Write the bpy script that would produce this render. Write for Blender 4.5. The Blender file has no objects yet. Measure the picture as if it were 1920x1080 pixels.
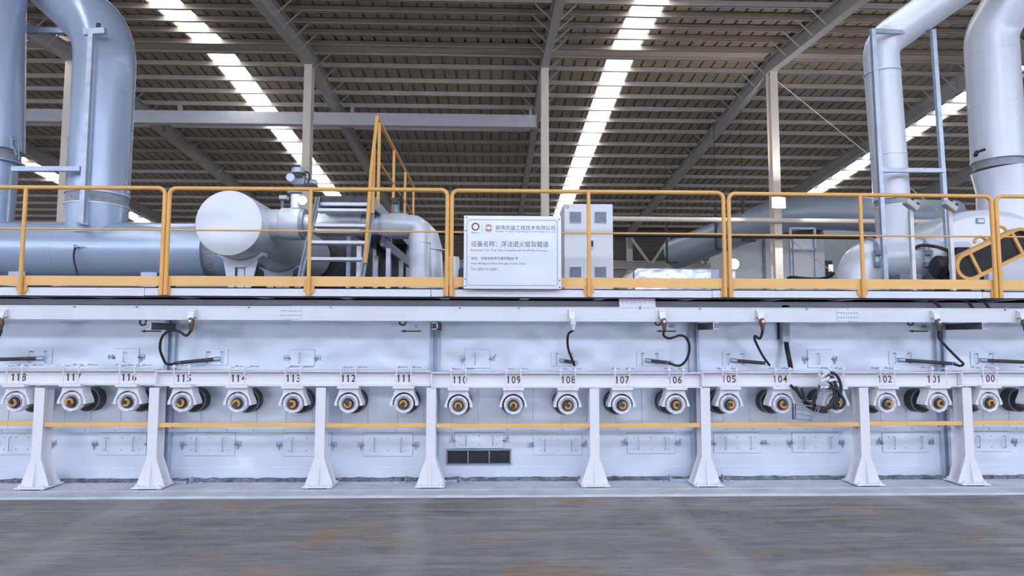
import bpy, math, random
from mathutils import Vector, Matrix, noise
random.seed(7)
sc = bpy.context.scene
col = sc.collection
PI = math.pi

# ---------------------------------------------------------------- camera
F_PX, PITCH, YAW, ROLL, CAMZ = 1227.9, 0.0772, 0.0300, 0.0023, 1.6
CAM = Vector((0, 0, CAMZ))
_r = Vector((math.cos(YAW), -math.sin(YAW), 0))
_u = Vector((-math.sin(YAW) * math.sin(PITCH), -math.cos(YAW) * math.sin(PITCH), math.cos(PITCH)))
FW = Vector((math.sin(YAW) * math.cos(PITCH), math.cos(YAW) * math.cos(PITCH), math.sin(PITCH)))
RT = _r * math.cos(ROLL) + _u * math.sin(ROLL)
UP = _u * math.cos(ROLL) - _r * math.sin(ROLL)
cam = bpy.data.cameras.new('camera')
cam.sensor_width = 36
cam.lens = F_PX / 1920 * 36
cam.clip_end = 300
co = bpy.data.objects.new('camera', cam)
M4 = Matrix.Identity(4)
for i in range(3):
    M4[i][0] = RT[i]; M4[i][1] = UP[i]; M4[i][2] = -FW[i]; M4[i][3] = CAM[i]
co.matrix_world = M4
col.objects.link(co)
sc.camera = co

# ---------------------------------------------------------------- light, exposure
sc.view_settings.view_transform = 'Standard'
sc.view_settings.look = 'None'
sc.view_settings.gamma = 1
sc.view_settings.use_curve_mapping = False
sc.view_settings.exposure = 0.0
DAY = (0.67, 0.77, 1.0)
world = bpy.data.worlds.new('daylight')
sc.world = world
world.use_nodes = True
world.node_tree.nodes['Background'].inputs[0].default_value = (*DAY, 1)
world.node_tree.nodes['Background'].inputs[1].default_value = 1.35
SKYLIGHT_POWER = 6.0
AISLE_FILL_POWER = 8.5
BAND_POWER = 11.0           # clerestory band in the added wall opposite the furnace          # aisle: added glowing fill panels overhead, out of view


def area_light(name, loc, rot, sx, sy, power, color=(1, 1, 1)):
    l = bpy.data.lights.new(name, 'AREA')
    l.shape = 'RECTANGLE'; l.size = sx; l.size_y = sy; l.energy = power; l.color = color
    o = bpy.data.objects.new(name, l)
    o.location = loc; o.rotation_euler = rot
    col.objects.link(o)
    return o


# ---------------------------------------------------------------- helpers
def ray(x, y):
    return FW + RT * ((x - 960) / F_PX) - UP * ((y - 540) / F_PX)


def P(x, y, Y):                      # world point seen at pixel (x, y) in the plane at depth Y
    d = ray(x, y)
    return CAM + d * (Y / d.y)


def ZY(y, Y, x=960):
    return P(x, y, Y).z


def XY(x, Y, y=640):
    return P(x, y, Y).x


def on_plane(x, y, a, c):            # z + a*Y = c
    d = ray(x, y)
    t = (c - CAM.z) / (d.z + a * d.y)
    return CAM + d * t


class MB:
    """collects shapes in world space and links them as one mesh object"""
    def __init__(s):
        s.v = []; s.f = []; s.sm = []

    def add(s, verts, faces, smooth=False):
        n = len(s.v)
        s.v += [Vector(v) for v in verts]
        for f in faces:
            s.f.append([i + n for i in f]); s.sm.append(smooth)
        return s

    def box(s, a, b, M=None):
        x0, y0, z0 = a; x1, y1, z1 = b
        if x0 > x1: x0, x1 = x1, x0
        if y0 > y1: y0, y1 = y1, y0
        if z0 > z1: z0, z1 = z1, z0
        vs = [(x0, y0, z0), (x1, y0, z0), (x1, y1, z0), (x0, y1, z0), (x0, y0, z1), (x1, y0, z1), (x1, y1, z1), (x0, y1, z1)]
        if M: vs = [M @ Vector(v) for v in vs]
        return s.add(vs, [(0, 3, 2, 1), (4, 5, 6, 7), (0, 1, 5, 4), (1, 2, 6, 5), (2, 3, 7, 6), (3, 0, 4, 7)])

    def beam(s, p, q, w, h, up=(0, 0, 1)):
        p = Vector(p); q = Vector(q); d = (q - p).normalized(); up = Vector(up)
        if abs(d.dot(up)) > .98: up = Vector((0, 1, 0))
        sd = d.cross(up).normalized(); u = sd.cross(d).normalized()
        vs = []
        for c in (p, q):
            for a, b in ((-1, -1), (1, -1), (1, 1), (-1, 1)):
                vs.append(c + sd * (a * w / 2) + u * (b * h / 2))
        return s.add(vs, [(3, 2, 1, 0), (4, 5, 6, 7), (0, 1, 5, 4), (1, 2, 6, 5), (2, 3, 7, 6), (3, 0, 4, 7)])

    def tube(s, path, r, seg=16, caps=True):
        path = [Vector(p) for p in path]
        n = len(path)
        rs = r if isinstance(r, (list, tuple)) else [r] * n
        tang = []
        for i in range(n):
            a = path[max(i - 1, 0)]; b = path[min(i + 1, n - 1)]
            t = b - a
            tang.append(t.normalized() if t.length > 1e-9 else (tang[-1] if tang else Vector((0, 0, 1))))
        t0 = tang[0]
        ref = Vector((0, 0, 1)) if abs(t0.z) < .9 else Vector((1, 0, 0))
        nrm = (ref - t0 * ref.dot(t0)).normalized()
        vs = []; fs = []
        for i in range(n):
            nrm = nrm - tang[i] * nrm.dot(tang[i]); nrm.normalize()
            b = tang[i].cross(nrm)
            for k in range(seg):
                a = 2 * PI * k / seg
                vs.append(path[i] + (nrm * math.cos(a) + b * math.sin(a)) * rs[i])
        for i in range(n - 1):
            for k in range(seg):
                k2 = (k + 1) % seg
                fs.append((i * seg + k, i * seg + k2, (i + 1) * seg + k2, (i + 1) * seg + k))
        s.add(vs, fs, True)
        if caps:
            s.add(vs[:seg], [tuple(range(seg))[::-1]])
            s.add(vs[-seg:], [tuple(range(seg))])
        return s

    def prism(s, pts, axis, a, b):
        """extrude a 2D outline along axis from a to b; axis 'y': pts=(x,z); 'x': pts=(y,z); 'z': pts=(x,y)"""
        def mk(p, t):
            return {'y': (p[0], t, p[1]), 'x': (t, p[0], p[1]), 'z': (p[0], p[1], t)}[axis]
        n = len(pts)
        vs = [mk(p, a) for p in pts] + [mk(p, b) for p in pts]
        fs = [tuple(range(n)), tuple(range(n, 2 * n))[::-1]]
        for i in range(n):
            j = (i + 1) % n
            fs.append((i, i + n, j + n, j))
        return s.add(vs, fs)

    def lathe(s, prof, c, axis='y', seg=32):
        """prof = [(radius, offset along axis)]"""
        c = Vector(c); vs = []; fs = []
        ax = {'x': (Vector((1, 0, 0)), Vector((0, 1, 0)), Vector((0, 0, 1))), 'y': (Vector((0, 1, 0)), Vector((1, 0, 0)), Vector((0, 0, 1))), 'z': (Vector((0, 0, 1)), Vector((1, 0, 0)), Vector((0, 1, 0)))}[axis]
        n = len(prof)
        for r, t in prof:
            for k in range(seg):
                a = 2 * PI * k / seg
                vs.append(c + ax[0] * t + (ax[1] * math.cos(a) + ax[2] * math.sin(a)) * max(r, 1e-4))
        for i in range(n - 1):
            for k in range(seg):
                k2 = (k + 1) % seg
                fs.append((i * seg + k, i * seg + k2, (i + 1) * seg + k2, (i + 1) * seg + k))
        return s.add(vs, fs, True)

    def build(s, name, m, parent=None, bevel=0):
        me = bpy.data.meshes.new(name)
        off = Vector((0, 0, 0))
        if parent is not None:
            root = parent
            while root.parent: root = root.parent
            off = root.location
        me.from_pydata([v - off for v in s.v], [], s.f)
        me.polygons.foreach_set('use_smooth', s.sm)
        me.update()
        import bmesh
        bm = bmesh.new(); bm.from_mesh(me)
        bmesh.ops.recalc_face_normals(bm, faces=bm.faces)
        bm.to_mesh(me); bm.free()
        if any(s.sm): me.set_sharp_from_angle(angle=0.7)
        me.materials.append(m)
        o = bpy.data.objects.new(name, me)
        col.objects.link(o)
        if parent is not None: o.parent = parent
        if bevel:
            b = o.modifiers.new('bevel', 'BEVEL'); b.width = bevel; b.segments = 2; b.limit_method = 'ANGLE'
        return o


def bent(points, rad, n=8):
    """polyline with rounded corners"""
    pts = [Vector(p) for p in points]
    out = [pts[0]]
    for i in range(1, len(pts) - 1):
        a, b, c = pts[i - 1], pts[i], pts[i + 1]
        d1 = (a - b).normalized(); d2 = (c - b).normalized()
        ang = d1.angle(d2)
        if ang > 3.1: out.append(b); continue
        t = min(rad / math.tan(ang / 2), (a - b).length * .49, (c - b).length * .49)
        r = t * math.tan(ang / 2)
        p1 = b + d1 * t; p2 = b + d2 * t
        ctr = b + (d1 + d2).normalized() * (r / math.sin(ang / 2))
        v1 = p1 - ctr; v2 = p2 - ctr; tot = v1.angle(v2); axis = v1.cross(v2).normalized()
        for k in range(n + 1):
            out.append(ctr + Matrix.Rotation(tot * k / n, 3, axis) @ v1)
    out.append(pts[-1])
    return out


def spline(points, n=8):
    pts = [Vector(p) for p in points]
    q = [pts[0] * 2 - pts[1]] + pts + [pts[-1] * 2 - pts[-2]]
    out = []
    for i in range(1, len(q) - 2):
        for k in range(n):
            t = k / n
            a, b, c, d = q[i - 1], q[i], q[i + 1], q[i + 2]
            out.append(.5 * ((2 * b) + (c - a) * t + (2 * a - 5 * b + 4 * c - d) * t * t + (3 * b - a - 3 * c + d) * t ** 3))
    out.append(pts[-1])
    return out


def tag(o, label=None, cat=None, group=None, kind=None):
    if label: o['label'] = label
    if cat: o['category'] = cat
    if group: o['group'] = group
    if kind: o['kind'] = kind
    return o


def thing(name, loc, label, cat, group=None):
    o = bpy.data.objects.new(name, None)
    o.empty_display_size = .1
    o.location = loc
    col.objects.link(o)
    return tag(o, label, cat, group)


def copy_tree(o, loc, label, group=None):
    def cp(x, parent):
        c = x.copy(); col.objects.link(c)
        if parent is not None: c.parent = parent
        for ch in [k for k in KIDS.get(x.name, [])]: cp(ch, c)
        return c
    r = cp(o, None)
    r.location = loc; r['label'] = label
    if group: r['group'] = group
    return r


KIDS = {}


def index_kids(root):
    for ch in bpy.data.objects:
        if ch.parent is not None:
            KIDS.setdefault(ch.parent.name, [])
            if ch not in KIDS[ch.parent.name]: KIDS[ch.parent.name].append(ch)


def kids_of(root):
    KIDS.clear()
    index_kids(root)


def text_mesh(s, height=None, width=None, center=(0, 0, 0), align='c', thick=.0015, bold=0.0):
    """standing text facing -Y; returns (verts, faces) in world space around center"""
    cu = bpy.data.curves.new('txt', 'FONT')
    cu.body = s; cu.size = 1; cu.offset = bold
    cu.fill_mode = 'FRONT'
    o = bpy.data.objects.new('txt', cu); col.objects.link(o)
    bpy.context.view_layer.update()
    me = bpy.data.meshes.new_from_object(o.evaluated_get(bpy.context.evaluated_depsgraph_get()))
    vs = [v.co.copy() for v in me.vertices]; fs = [tuple(p.vertices) for p in me.polygons]
    bpy.data.objects.remove(o); bpy.data.curves.remove(cu); bpy.data.meshes.remove(me)
    if not vs: return [], []
    x0 = min(v.x for v in vs); x1 = max(v.x for v in vs); y0 = min(v.y for v in vs); y1 = max(v.y for v in vs)
    sy = (height / (y1 - y0)) if height else None
    sx = (width / (x1 - x0)) if width else sy
    if sy is None: sy = sx
    ox = {'c': (x0 + x1) / 2, 'l': x0}[align]
    c = Vector(center)
    out = [c + Vector(((v.x - ox) * sx, 0, (v.y - (y0 + y1) / 2) * sy)) for v in vs]
    return out, fs


# ---------------------------------------------------------------- materials
def mat(name, c, rough=.5, metal=0.0, bdet=3, var=.08, scale=3.0, bump=0.0, bscale=8.0, c2=None, coat=0.0, spec=.5, stretch=(1, 1, 1)):
    m = bpy.data.materials.new(name); m.use_nodes = True
    nt = m.node_tree; b = nt.nodes['Principled BSDF']
    b.inputs['Roughness'].default_value = rough
    b.inputs['Metallic'].default_value = metal
    b.inputs['Coat Weight'].default_value = coat
    b.inputs['Specular IOR Level'].default_value = spec
    tc = nt.nodes.new('ShaderNodeTexCoord'); mp = nt.nodes.new('ShaderNodeMapping')
    mp.inputs['Scale'].default_value = stretch
    geo = nt.nodes.new('ShaderNodeNewGeometry')
    nt.links.new(geo.outputs['Position'], mp.inputs['Vector'])
    n = nt.nodes.new('ShaderNodeTexNoise'); n.inputs['Scale'].default_value = scale; n.inputs['Detail'].default_value = 5
    nt.links.new(mp.outputs['Vector'], n.inputs['Vector'])
    r = nt.nodes.new('ShaderNodeValToRGB')
    lo = c2 or tuple(max(0, k * (1 - var)) for k in c); hi = c if c2 else tuple(min(1, k * (1 + var)) for k in c)
    r.color_ramp.elements[0].position = .3; r.color_ramp.elements[1].position = .7
    r.color_ramp.elements[0].color = (*lo, 1); r.color_ramp.elements[1].color = (*hi, 1)
    nt.links.new(n.outputs['Fac'], r.inputs['Fac'])
    nt.links.new(r.outputs['Color'], b.inputs['Base Color'])
    if bump:
        n2 = nt.nodes.new('ShaderNodeTexNoise'); n2.inputs['Scale'].default_value = bscale; n2.inputs['Detail'].default_value = bdet
        nt.links.new(mp.outputs['Vector'], n2.inputs['Vector'])
        bp = nt.nodes.new('ShaderNodeBump'); bp.inputs['Strength'].default_value = bump; bp.inputs['Distance'].default_value = .09
        nt.links.new(n2.outputs['Fac'], bp.inputs['Height']); nt.links.new(bp.outputs['Normal'], b.inputs['Normal'])
    return m


def emit(name, c, s):
    m = bpy.data.materials.new(name); m.use_nodes = True
    b = m.node_tree.nodes['Principled BSDF']
    b.inputs['Base Color'].default_value = (*c, 1)
    b.inputs['Emission Color'].default_value = (*c, 1); b.inputs['Emission Strength'].default_value = s
    return m


WHITE = mat('white_paint', (.80, .78, .81), .42, var=.03, scale=2)
CLAD = mat('aluminium_cladding', (.84, .895, 1.0), .26, metal=.42, var=.04, scale=1.3, bump=.38, bscale=2.4, bdet=1)
CLAD2 = mat('aluminium_sheet', (.72, .725, .76), .42, metal=.15, var=.03, scale=2, bump=.1, bscale=3)
PIPE = mat('pipe_jacket', (.45, .54, .68), .27, metal=.25, var=.03, scale=1.5, bump=.05, bscale=2.5)
PIPEW = mat('white_pipe_jacket', (.68, .70, .765), .3, metal=.1, var=.03, scale=2, bump=.05, bscale=2.5)
BELLOWS = mat('bellows_fabric', (.36, .37, .42), .6, var=.2, scale=9, bump=.4, bscale=20)
GALV = mat('galvanised_steel', (.45, .51, .60), .45, metal=.5, var=.12, scale=8)
STEEL = mat('grey_steel', (.26, .31, .38), .5, metal=.3, var=.15, scale=6)
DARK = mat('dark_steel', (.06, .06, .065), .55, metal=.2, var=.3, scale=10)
BLACK = mat('black_rubber', (.022, .022, .025), .5, var=.2, scale=10)
BROWN = mat('brown_connector', (.13, .085, .06), .45, metal=.3, var=.25, scale=12)
BRASS = mat('brass', (.72, .36, .07), .35, metal=.5, var=.12, scale=25)
YEL = mat('yellow_paint', (.80, .43, .115), .4, var=.05, scale=3)
YELL2 = mat('pale_yellow_paint', (.86, .50, .17), .45, var=.05, scale=3)
COLM = mat('beige_column_paint', (.86, .75, .65), .55, var=.05, scale=2)
ROOFM = mat('roof_sheet_paint', (.44, .375, .30), .42, scale=.8, c2=(.36, .31, .25))
PURL = mat('purlin_paint', (.62, .55, .475), .55, var=.08, scale=1.0)
RAFT = mat('rafter_paint', (.52, .49, .46), .5, var=.06, scale=.6)
INK = mat('dark_ink', (.035, .05, .08), .6, var=.1)
NUM = mat('stencil_ink', (.085, .05, .022), .6, var=.5, scale=30)
ORANGE = mat('orange_brown_ink', (.36, .17, .05), .6, var=.1)
SIGNM = mat('brushed_sign_plate', (.70, .71, .75), .33, metal=.25, var=.03, scale=2, bump=.12, bscale=2, bdet=1)
MESHM = mat('mesh_screen', (.07, .068, .065), .6, var=.3, scale=60)
LAMPM = emit('lamp_glass', (.95, .97, 1.0), 14)
SKYM = emit('skylight_sheet', (.90, .95, 1.0), SKYLIGHT_POWER)


def concrete():
    m = bpy.data.materials.new('concrete_floor'); m.use_nodes = True
    nt = m.node_tree; b = nt.nodes['Principled BSDF']; b.inputs['Roughness'].default_value = .55
    geo = nt.nodes.new('ShaderNodeNewGeometry')

    def nz(scale, stretch, det=6):
        mp = nt.nodes.new('ShaderNodeMapping'); mp.inputs['Scale'].default_value = stretch
        nt.links.new(geo.outputs['Position'], mp.inputs['Vector'])
        n = nt.nodes.new('ShaderNodeTexNoise'); n.inputs['Scale'].default_value = scale; n.inputs['Detail'].default_value = det
        n.inputs['Distortion'].default_value = .6
        nt.links.new(mp.outputs['Vector'], n.inputs['Vector'])
        return n

    def ramp(n, a, ca, bb, cb):
        r = nt.nodes.new('ShaderNodeValToRGB')
        r.color_ramp.elements[0].position = a; r.color_ramp.elements[1].position = bb
        r.color_ramp.elements[0].color = (*ca, 1); r.color_ramp.elements[1].color = (*cb, 1)
        nt.links.new(n.outputs['Fac'], r.inputs['Fac'])
        return r

    def mix(fac, a, bcol, mode='MIX'):
        x = nt.nodes.new('ShaderNodeMix'); x.data_type = 'RGBA'; x.blend_type = mode
        if isinstance(fac, float): x.inputs[0].default_value = fac
        else: nt.links.new(fac, x.inputs[0])
        nt.links.new(a, x.inputs[6])
        if isinstance(bcol, tuple): x.inputs[7].default_value = (*bcol, 1)
        else: nt.links.new(bcol, x.inputs[7])
        return x.outputs[2]
    base = ramp(nz(.9, (.6, 1.4, 1)), .3, (.15, .143, .138), .72, (.235, .218, .205))
    scuff = ramp(nz(2.2, (.35, 3.2, 1), 8), .45, (0, 0, 0), .75, (1, 1, 1))
    c = mix(scuff.outputs['Color'], base.outputs['Color'], (.29, .27, .26))
    dk = ramp(nz(1.7, (.5, 2.0, 1), 7), .60, (0, 0, 0), .78, (1, 1, 1))
    c = mix(dk.outputs['Color'], c, (.12, .118, .118))
    rust = ramp(nz(1.1, (1, 1.6, 1), 9), .57, (0, 0, 0), .70, (.7, .7, .7))
    c = mix(rust.outputs['Color'], c, (.30, .19, .10))
    fine = ramp(nz(9, (.45, 2.6, 1), 9), .30, (.78, .78, .79), .70, (1.18, 1.17, 1.15))
    c = mix(1.0, c, fine.outputs['Color'], 'MULTIPLY')
    grit = ramp(nz(45, (1, 1.4, 1), 6), .30, (.90, .90, .90), .70, (1.08, 1.08, 1.08))
    c = mix(1.0, c, grit.outputs['Color'], 'MULTIPLY')
    trk = nt.nodes.new('ShaderNodeTexWave'); trk.inputs['Scale'].default_value = .12; trk.inputs['Distortion'].default_value = 9; trk.inputs['Detail'].default_value = 4; trk.inputs['Detail Scale'].default_value = .6
    nt.links.new(geo.outputs['Position'], trk.inputs['Vector'])
    tr = ramp(trk, .955, (0, 0, 0), .995, (.35, .35, .35))
    c = mix(tr.outputs['Color'], c, (.34, .32, .31))
    nt.links.new(c, b.inputs['Base Color'])
    rr = ramp(nz(3, (1, 1, 1)), .3, (.42, .42, .42), .7, (.68, .68, .68))
    nt.links.new(rr.outputs['Color'], b.inputs['Roughness'])
    bp = nt.nodes.new('ShaderNodeBump'); bp.inputs['Strength'].default_value = .15; bp.inputs['Distance'].default_value = .02
    nt.links.new(nz(14, (1, 1, 1)).outputs['Fac'], bp.inputs['Height']); nt.links.new(bp.outputs['Normal'], b.inputs['Normal'])
    return m


FLOORM = concrete()
KERBM = mat('kerb_concrete', (.60, .63, .68), .8, scale=3, c2=(.45, .48, .53), bump=.22, bscale=10)
RUBBLE = mat('rubble_mortar', (.34, .36, .39), .9, scale=14, c2=(.10, .11, .13), bump=1, bscale=25)

# ---------------------------------------------------------------- depths of the facade (metres from the camera)
Y_LEG, Y_WALL, Y_TRAY, Y_DECK, Y_RAIL = 7.10, 7.47, 6.90, 6.88, 6.845
PXM = Y_LEG / F_PX
Z_DECK = ZY(541, Y_DECK)

# ================================================================ SETTING
MB().box((-62, -40, -.3), (64, 52, 0)).build('floor', FLOORM)['kind'] = 'structure'

# roof: gable, ridge over the column row
FA, FC = .0847, 13.25          # far slope: underside of purlins z = FC - FA*Y
Y_RIDGE = 21.9
Z_RIDGE = FC - FA * Y_RIDGE
NA = -.0745                    # near slope: z = NC - NA*Y
NC = Z_RIDGE + NA * Y_RIDGE


def z_purl(Y):
    return FC - FA * Y if Y >= Y_RIDGE else NC - NA * Y


PUR_H = .20
XL, XR = -44.0, 46.0
Y_BACK, Y_FRONT = 46.5, -9.0
strips = [(-24.6, -23.55), (-10.02, -9.08), (4.05, 4.98), (18.55, 19.5), (33.2, 34.2)]
strip_x = sorted(strips)


def sheet(mb, x0, x1, ya, yb):
    """trapezoidal sheet: pans with narrow raised ribs every 0.43 m"""
    pts = []
    x = x0
    pitch = .43
    while x < x1 - 1e-6:
        xe = min(x + pitch, x1)
        pts += [(x, 0), (max(xe - .09, x), 0)]
        if xe - x > .1:
            pts += [(xe - .075, .07), (xe - .015, .07)]
        x = xe
    pts.append((x1, 0))
    za = z_purl(ya) + PUR_H; zb = z_purl(yb) + PUR_H
    n = len(pts)
    vs = [(p[0], ya, za + p[1]) for p in pts] + [(p[0], yb, zb + p[1]) for p in pts]
    mb.add(vs, [(i, i + 1, i + 1 + n, i + n) for i in range(n - 1)])
    # upper skin gives the sheet thickness
    mb.add([(x0, ya, za + .1), (x1, ya, za + .1), (x1, yb, zb + .1), (x0, yb, zb + .1)], [(0, 1, 2, 3)])


rm = MB()
edges = [XL] + [e for s in strip_x for e in s] + [XR]
for i in range(0, len(edges), 2):
    sheet(rm, edges[i], edges[i + 1], Y_FRONT, Y_RIDGE)
    sheet(rm, edges[i], edges[i + 1], Y_RIDGE, Y_BACK)
roof = rm.build('ceiling', ROOFM); roof['kind'] = 'structure'
for i, (a, b) in enumerate(strip_x):
    m = MB()
    for ya, yb in ((Y_FRONT, Y_RIDGE - .45), (Y_RIDGE + .35, Y_BACK)):
        za = z_purl(ya) + PUR_H + .02; zb = z_purl(yb) + PUR_H + .02
        m.add([(a, ya, za), (b, ya, za), (b, yb, zb), (a, yb, zb), (a, ya, za + .03), (b, ya, za + .03), (b, yb, zb + .03), (a, yb, zb + .03)],
              [(0, 1, 2, 3), (7, 6, 5, 4), (0, 4, 5, 1), (1, 5, 6, 2), (2, 6, 7, 3), (3, 7, 4, 0)])
    w = m.build('window_%d' % (i + 1), SKYM); w['kind'] = 'structure'
    # metal edge trims along the strip
    t = MB()
    for x in (a - .04, b + .04):
        for ya, yb in ((Y_FRONT, Y_RIDGE), (Y_RIDGE, Y_BACK)):
            t.beam((x, ya, z_purl(ya) + PUR_H - .012), (x, yb, z_purl(yb) + PUR_H - .012), .05, .03)
    # closing flashing at the ridge
    t.box((a, Y_RIDGE - .45, Z_RIDGE + PUR_H - .03), (b, Y_RIDGE + .35, Z_RIDGE + PUR_H + .02))
    t.build('trim_%d' % (i + 1), PURL)['kind'] = 'structure'
# ridge flashing
m = MB(); m.box((XL, Y_RIDGE - .42, Z_RIDGE + .1), (XR, Y_RIDGE + .32, Z_RIDGE + .13))
m.build('trim_6', PURL)['kind'] = 'structure'
# roof window between the two left pipes
wx0 = P(46, 66, 20.9).x; wx1 = P(96, 66, 20.9).x
m = MB(); m.box((wx0 - 1.2, 20.55, z_purl(20.9) + PUR_H - .03), (wx1, 21.25, z_purl(20.9) + PUR_H - .01))
m.build('window_6', SKYM)['kind'] = 'structure'

# added row of glowing fill panels over the aisle, unseen, brightening floor and facade
m = MB()
for k in range(12):
    x0 = -27 + k * 4.6
    m.add([(x0, -4.7, z_purl(-4.7) - .03), (x0 + 4.3, -4.7, z_purl(-4.7) - .03), (x0 + 4.3, -3.0, z_purl(-3.0) - .03), (x0, -3.0, z_purl(-3.0) - .03)], [(0, 1, 2, 3)])
m.build('window_7', emit('aisle_fill_glow', (.72, .80, 1.0), AISLE_FILL_POWER))['kind'] = 'structure'

# unseen wall added to block daylight around the clerestory band, open bays below
m = MB(); m.box((XL, -9.6, 3.4), (XR, -9.4, 6.6)); m.box((XL, -9.6, 8.0), (XR, -9.4, z_purl(-9.4) + .1))
m.build('wall_front_blocker', mat('blocker_wall_paint', (.55, .54, .53), .7, var=.04))['kind'] = 'structure'
m = MB(); m.box((XL, -9.52, 6.6), (XR, -9.48, 8.0))
m.build('window_8', emit('clerestory_glass', (.72, .80, 1.0), BAND_POWER))['kind'] = 'structure'

# far wall: corrugated cladding above a pale wall
m = MB()
zt = z_purl(Y_BACK) + .3; zm = ZY(492, Y_BACK)
n = int((zt - zm) / .11)
pts = []
for i in range(n + 1):
    z = zm + (zt - zm) * i / n
    pts.append((Y_BACK - (.05 if i % 2 else 0), z))
pts += [(Y_BACK + .2, zt), (Y_BACK + .2, zm)]
m.prism(pts, 'x', XL, XR)
m.build('wall_back_upper', mat('brown_cladding', (.20, .185, .16), .6, var=.1))['kind'] = 'structure'
m = MB(); m.box((XL, Y_BACK, 0), (XR, Y_BACK + .2, zm))
m.build('wall_back_lower', mat('pale_wall', (.55, .52, .50), .7, var=.04))['kind'] = 'structure'

# concrete kerb at the furnace foot
m = MB()
N = 90; xa, xb = -9, 10
vs = []; fs = []
for i in range(N + 1):
    x = xa + (xb - xa) * i / N
    j = .012 * noise.noise(Vector((x * 3, 0, 0)))
    yf = Y_LEG - .34 + j
    vs += [(x, yf, 0), (x, yf + .02, .02 + j * .2), (x, Y_LEG - .12 + j, .022), (x, Y_LEG - .10, .03), (x, Y_WALL - .1, .03), (x, Y_WALL, .03)]
for i in range(N):
    for k in range(5):
        a = i * 6 + k
        fs.append((a, a + 1, a + 7, a + 6))
m.add(vs, fs)
m.build('trim_7', KERBM)['kind'] = 'structure'
m = MB(); vs = []; fs = []
random.seed(3)
for i in range(241):
    x = xa + (xb - xa) * i / 240
    h = .052 + .016 * noise.noise(Vector((x * 9, 3, 0))) + .008 * random.random()
    vs += [(x, Y_WALL - .10, .028), (x, Y_WALL - .06 + .02 * random.random(), h), (x, Y_WALL, h + .01)]
for i in range(240):
    for k in range(2):
        a = i * 3 + k; fs.append((a, a + 1, a + 4, a + 3))
m.add(vs, fs)
m.build('trim_8', RUBBLE)['kind'] = 'structure'

# saw-cut joint along the floor
m = MB(); m.box((-40, 6.30, 0), (40, 6.312, .0012)); m.build('trim_9', mat('joint_filler', (.34, .33, .33), .8, var=.2, scale=3))['kind'] = 'structure'

# ================================================================ ROOF STEEL
ORD = ['first', 'second', 'third', 'fourth', 'fifth', 'sixth', 'seventh', 'eighth', 'ninth', 'tenth', 'eleventh', 'twelfth', 'thirteenth', 'fourteenth', 'fifteenth', 'sixteenth', 'seventeenth', 'eighteenth', 'nineteenth', 'twentieth', 'twenty-first', 'twenty-second', 'twenty-third', 'twenty-fourth', 'twenty-fifth', 'twenty-sixth']
pur_Y = []
for y in (3.5, 26, 48.5, 68.5):
    pur_Y.append(on_plane(850, y, NA, NC).y)
pur_Y.append(on_plane(850, 85, FA, FC).y)
for y in (106, 130, 157, 180.5, 204, 225.5, 246, 270, 292, 312.5, 330, 347):
    pur_Y.append(on_plane(850, y, FA, FC).y)
while pur_Y[-1] + 1.5 < Y_BACK - .3: pur_Y.append(pur_Y[-1] + 1.5)
for i, Y in enumerate(pur_Y):
    z = z_purl(Y)
    m = MB()
    # C section: web facing the camera, lips
    m.box((XL, Y, z), (XR, Y + .012, z + PUR_H)); m.box((XL, Y, z), (XR, Y + .07, z + .012)); m.box((XL, Y, z + PUR_H - .012), (XR, Y + .07, z + PUR_H))
    m.box((XL, Y + .058, z), (XR, Y + .07, z + .03))
    tag(m.build('roof_purlin', PURL), 'grey steel roof purlin, %s one counted down from the top of the photo' % ORD[i], 'roof beam', 'roof purlins')
# more purlins over the camera (outside the frame but part of the roof it stands under)
S_BAY = 7.6
raft_X = [XY(1021, Y_RIDGE, 105) + S_BAY * k for k in (-3, -2, -1, 0, 1, 2, 3)]
colX = {}
for k, px in ((-2, 137), (-1, 581), (0, 1021), (1, 1446)):
    colX[k] = P(px, 108 if k < 1 else 118, Y_RIDGE).x
raft_X = [colX[-2] - S_BAY, colX[-2], colX[-1], colX[0], colX[1], colX[1] + 7.5, colX[1] + 15.0]
RAFT_H = .52
raft_lab = ['grey sloping roof rafter at far left, mostly behind the upright pipes', 'grey sloping roof rafter above the left column beside the big elbow pipe',
            'grey sloping roof rafter above the column left of the yellow stair rail', 'grey sloping roof rafter above the column behind the name plate',
            'grey sloping roof rafter above the column with the bright lamp', 'grey sloping roof rafter passing behind the slim pipe in its portal frame', 'grey sloping roof rafter low at the far right behind the right pipes']
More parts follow.
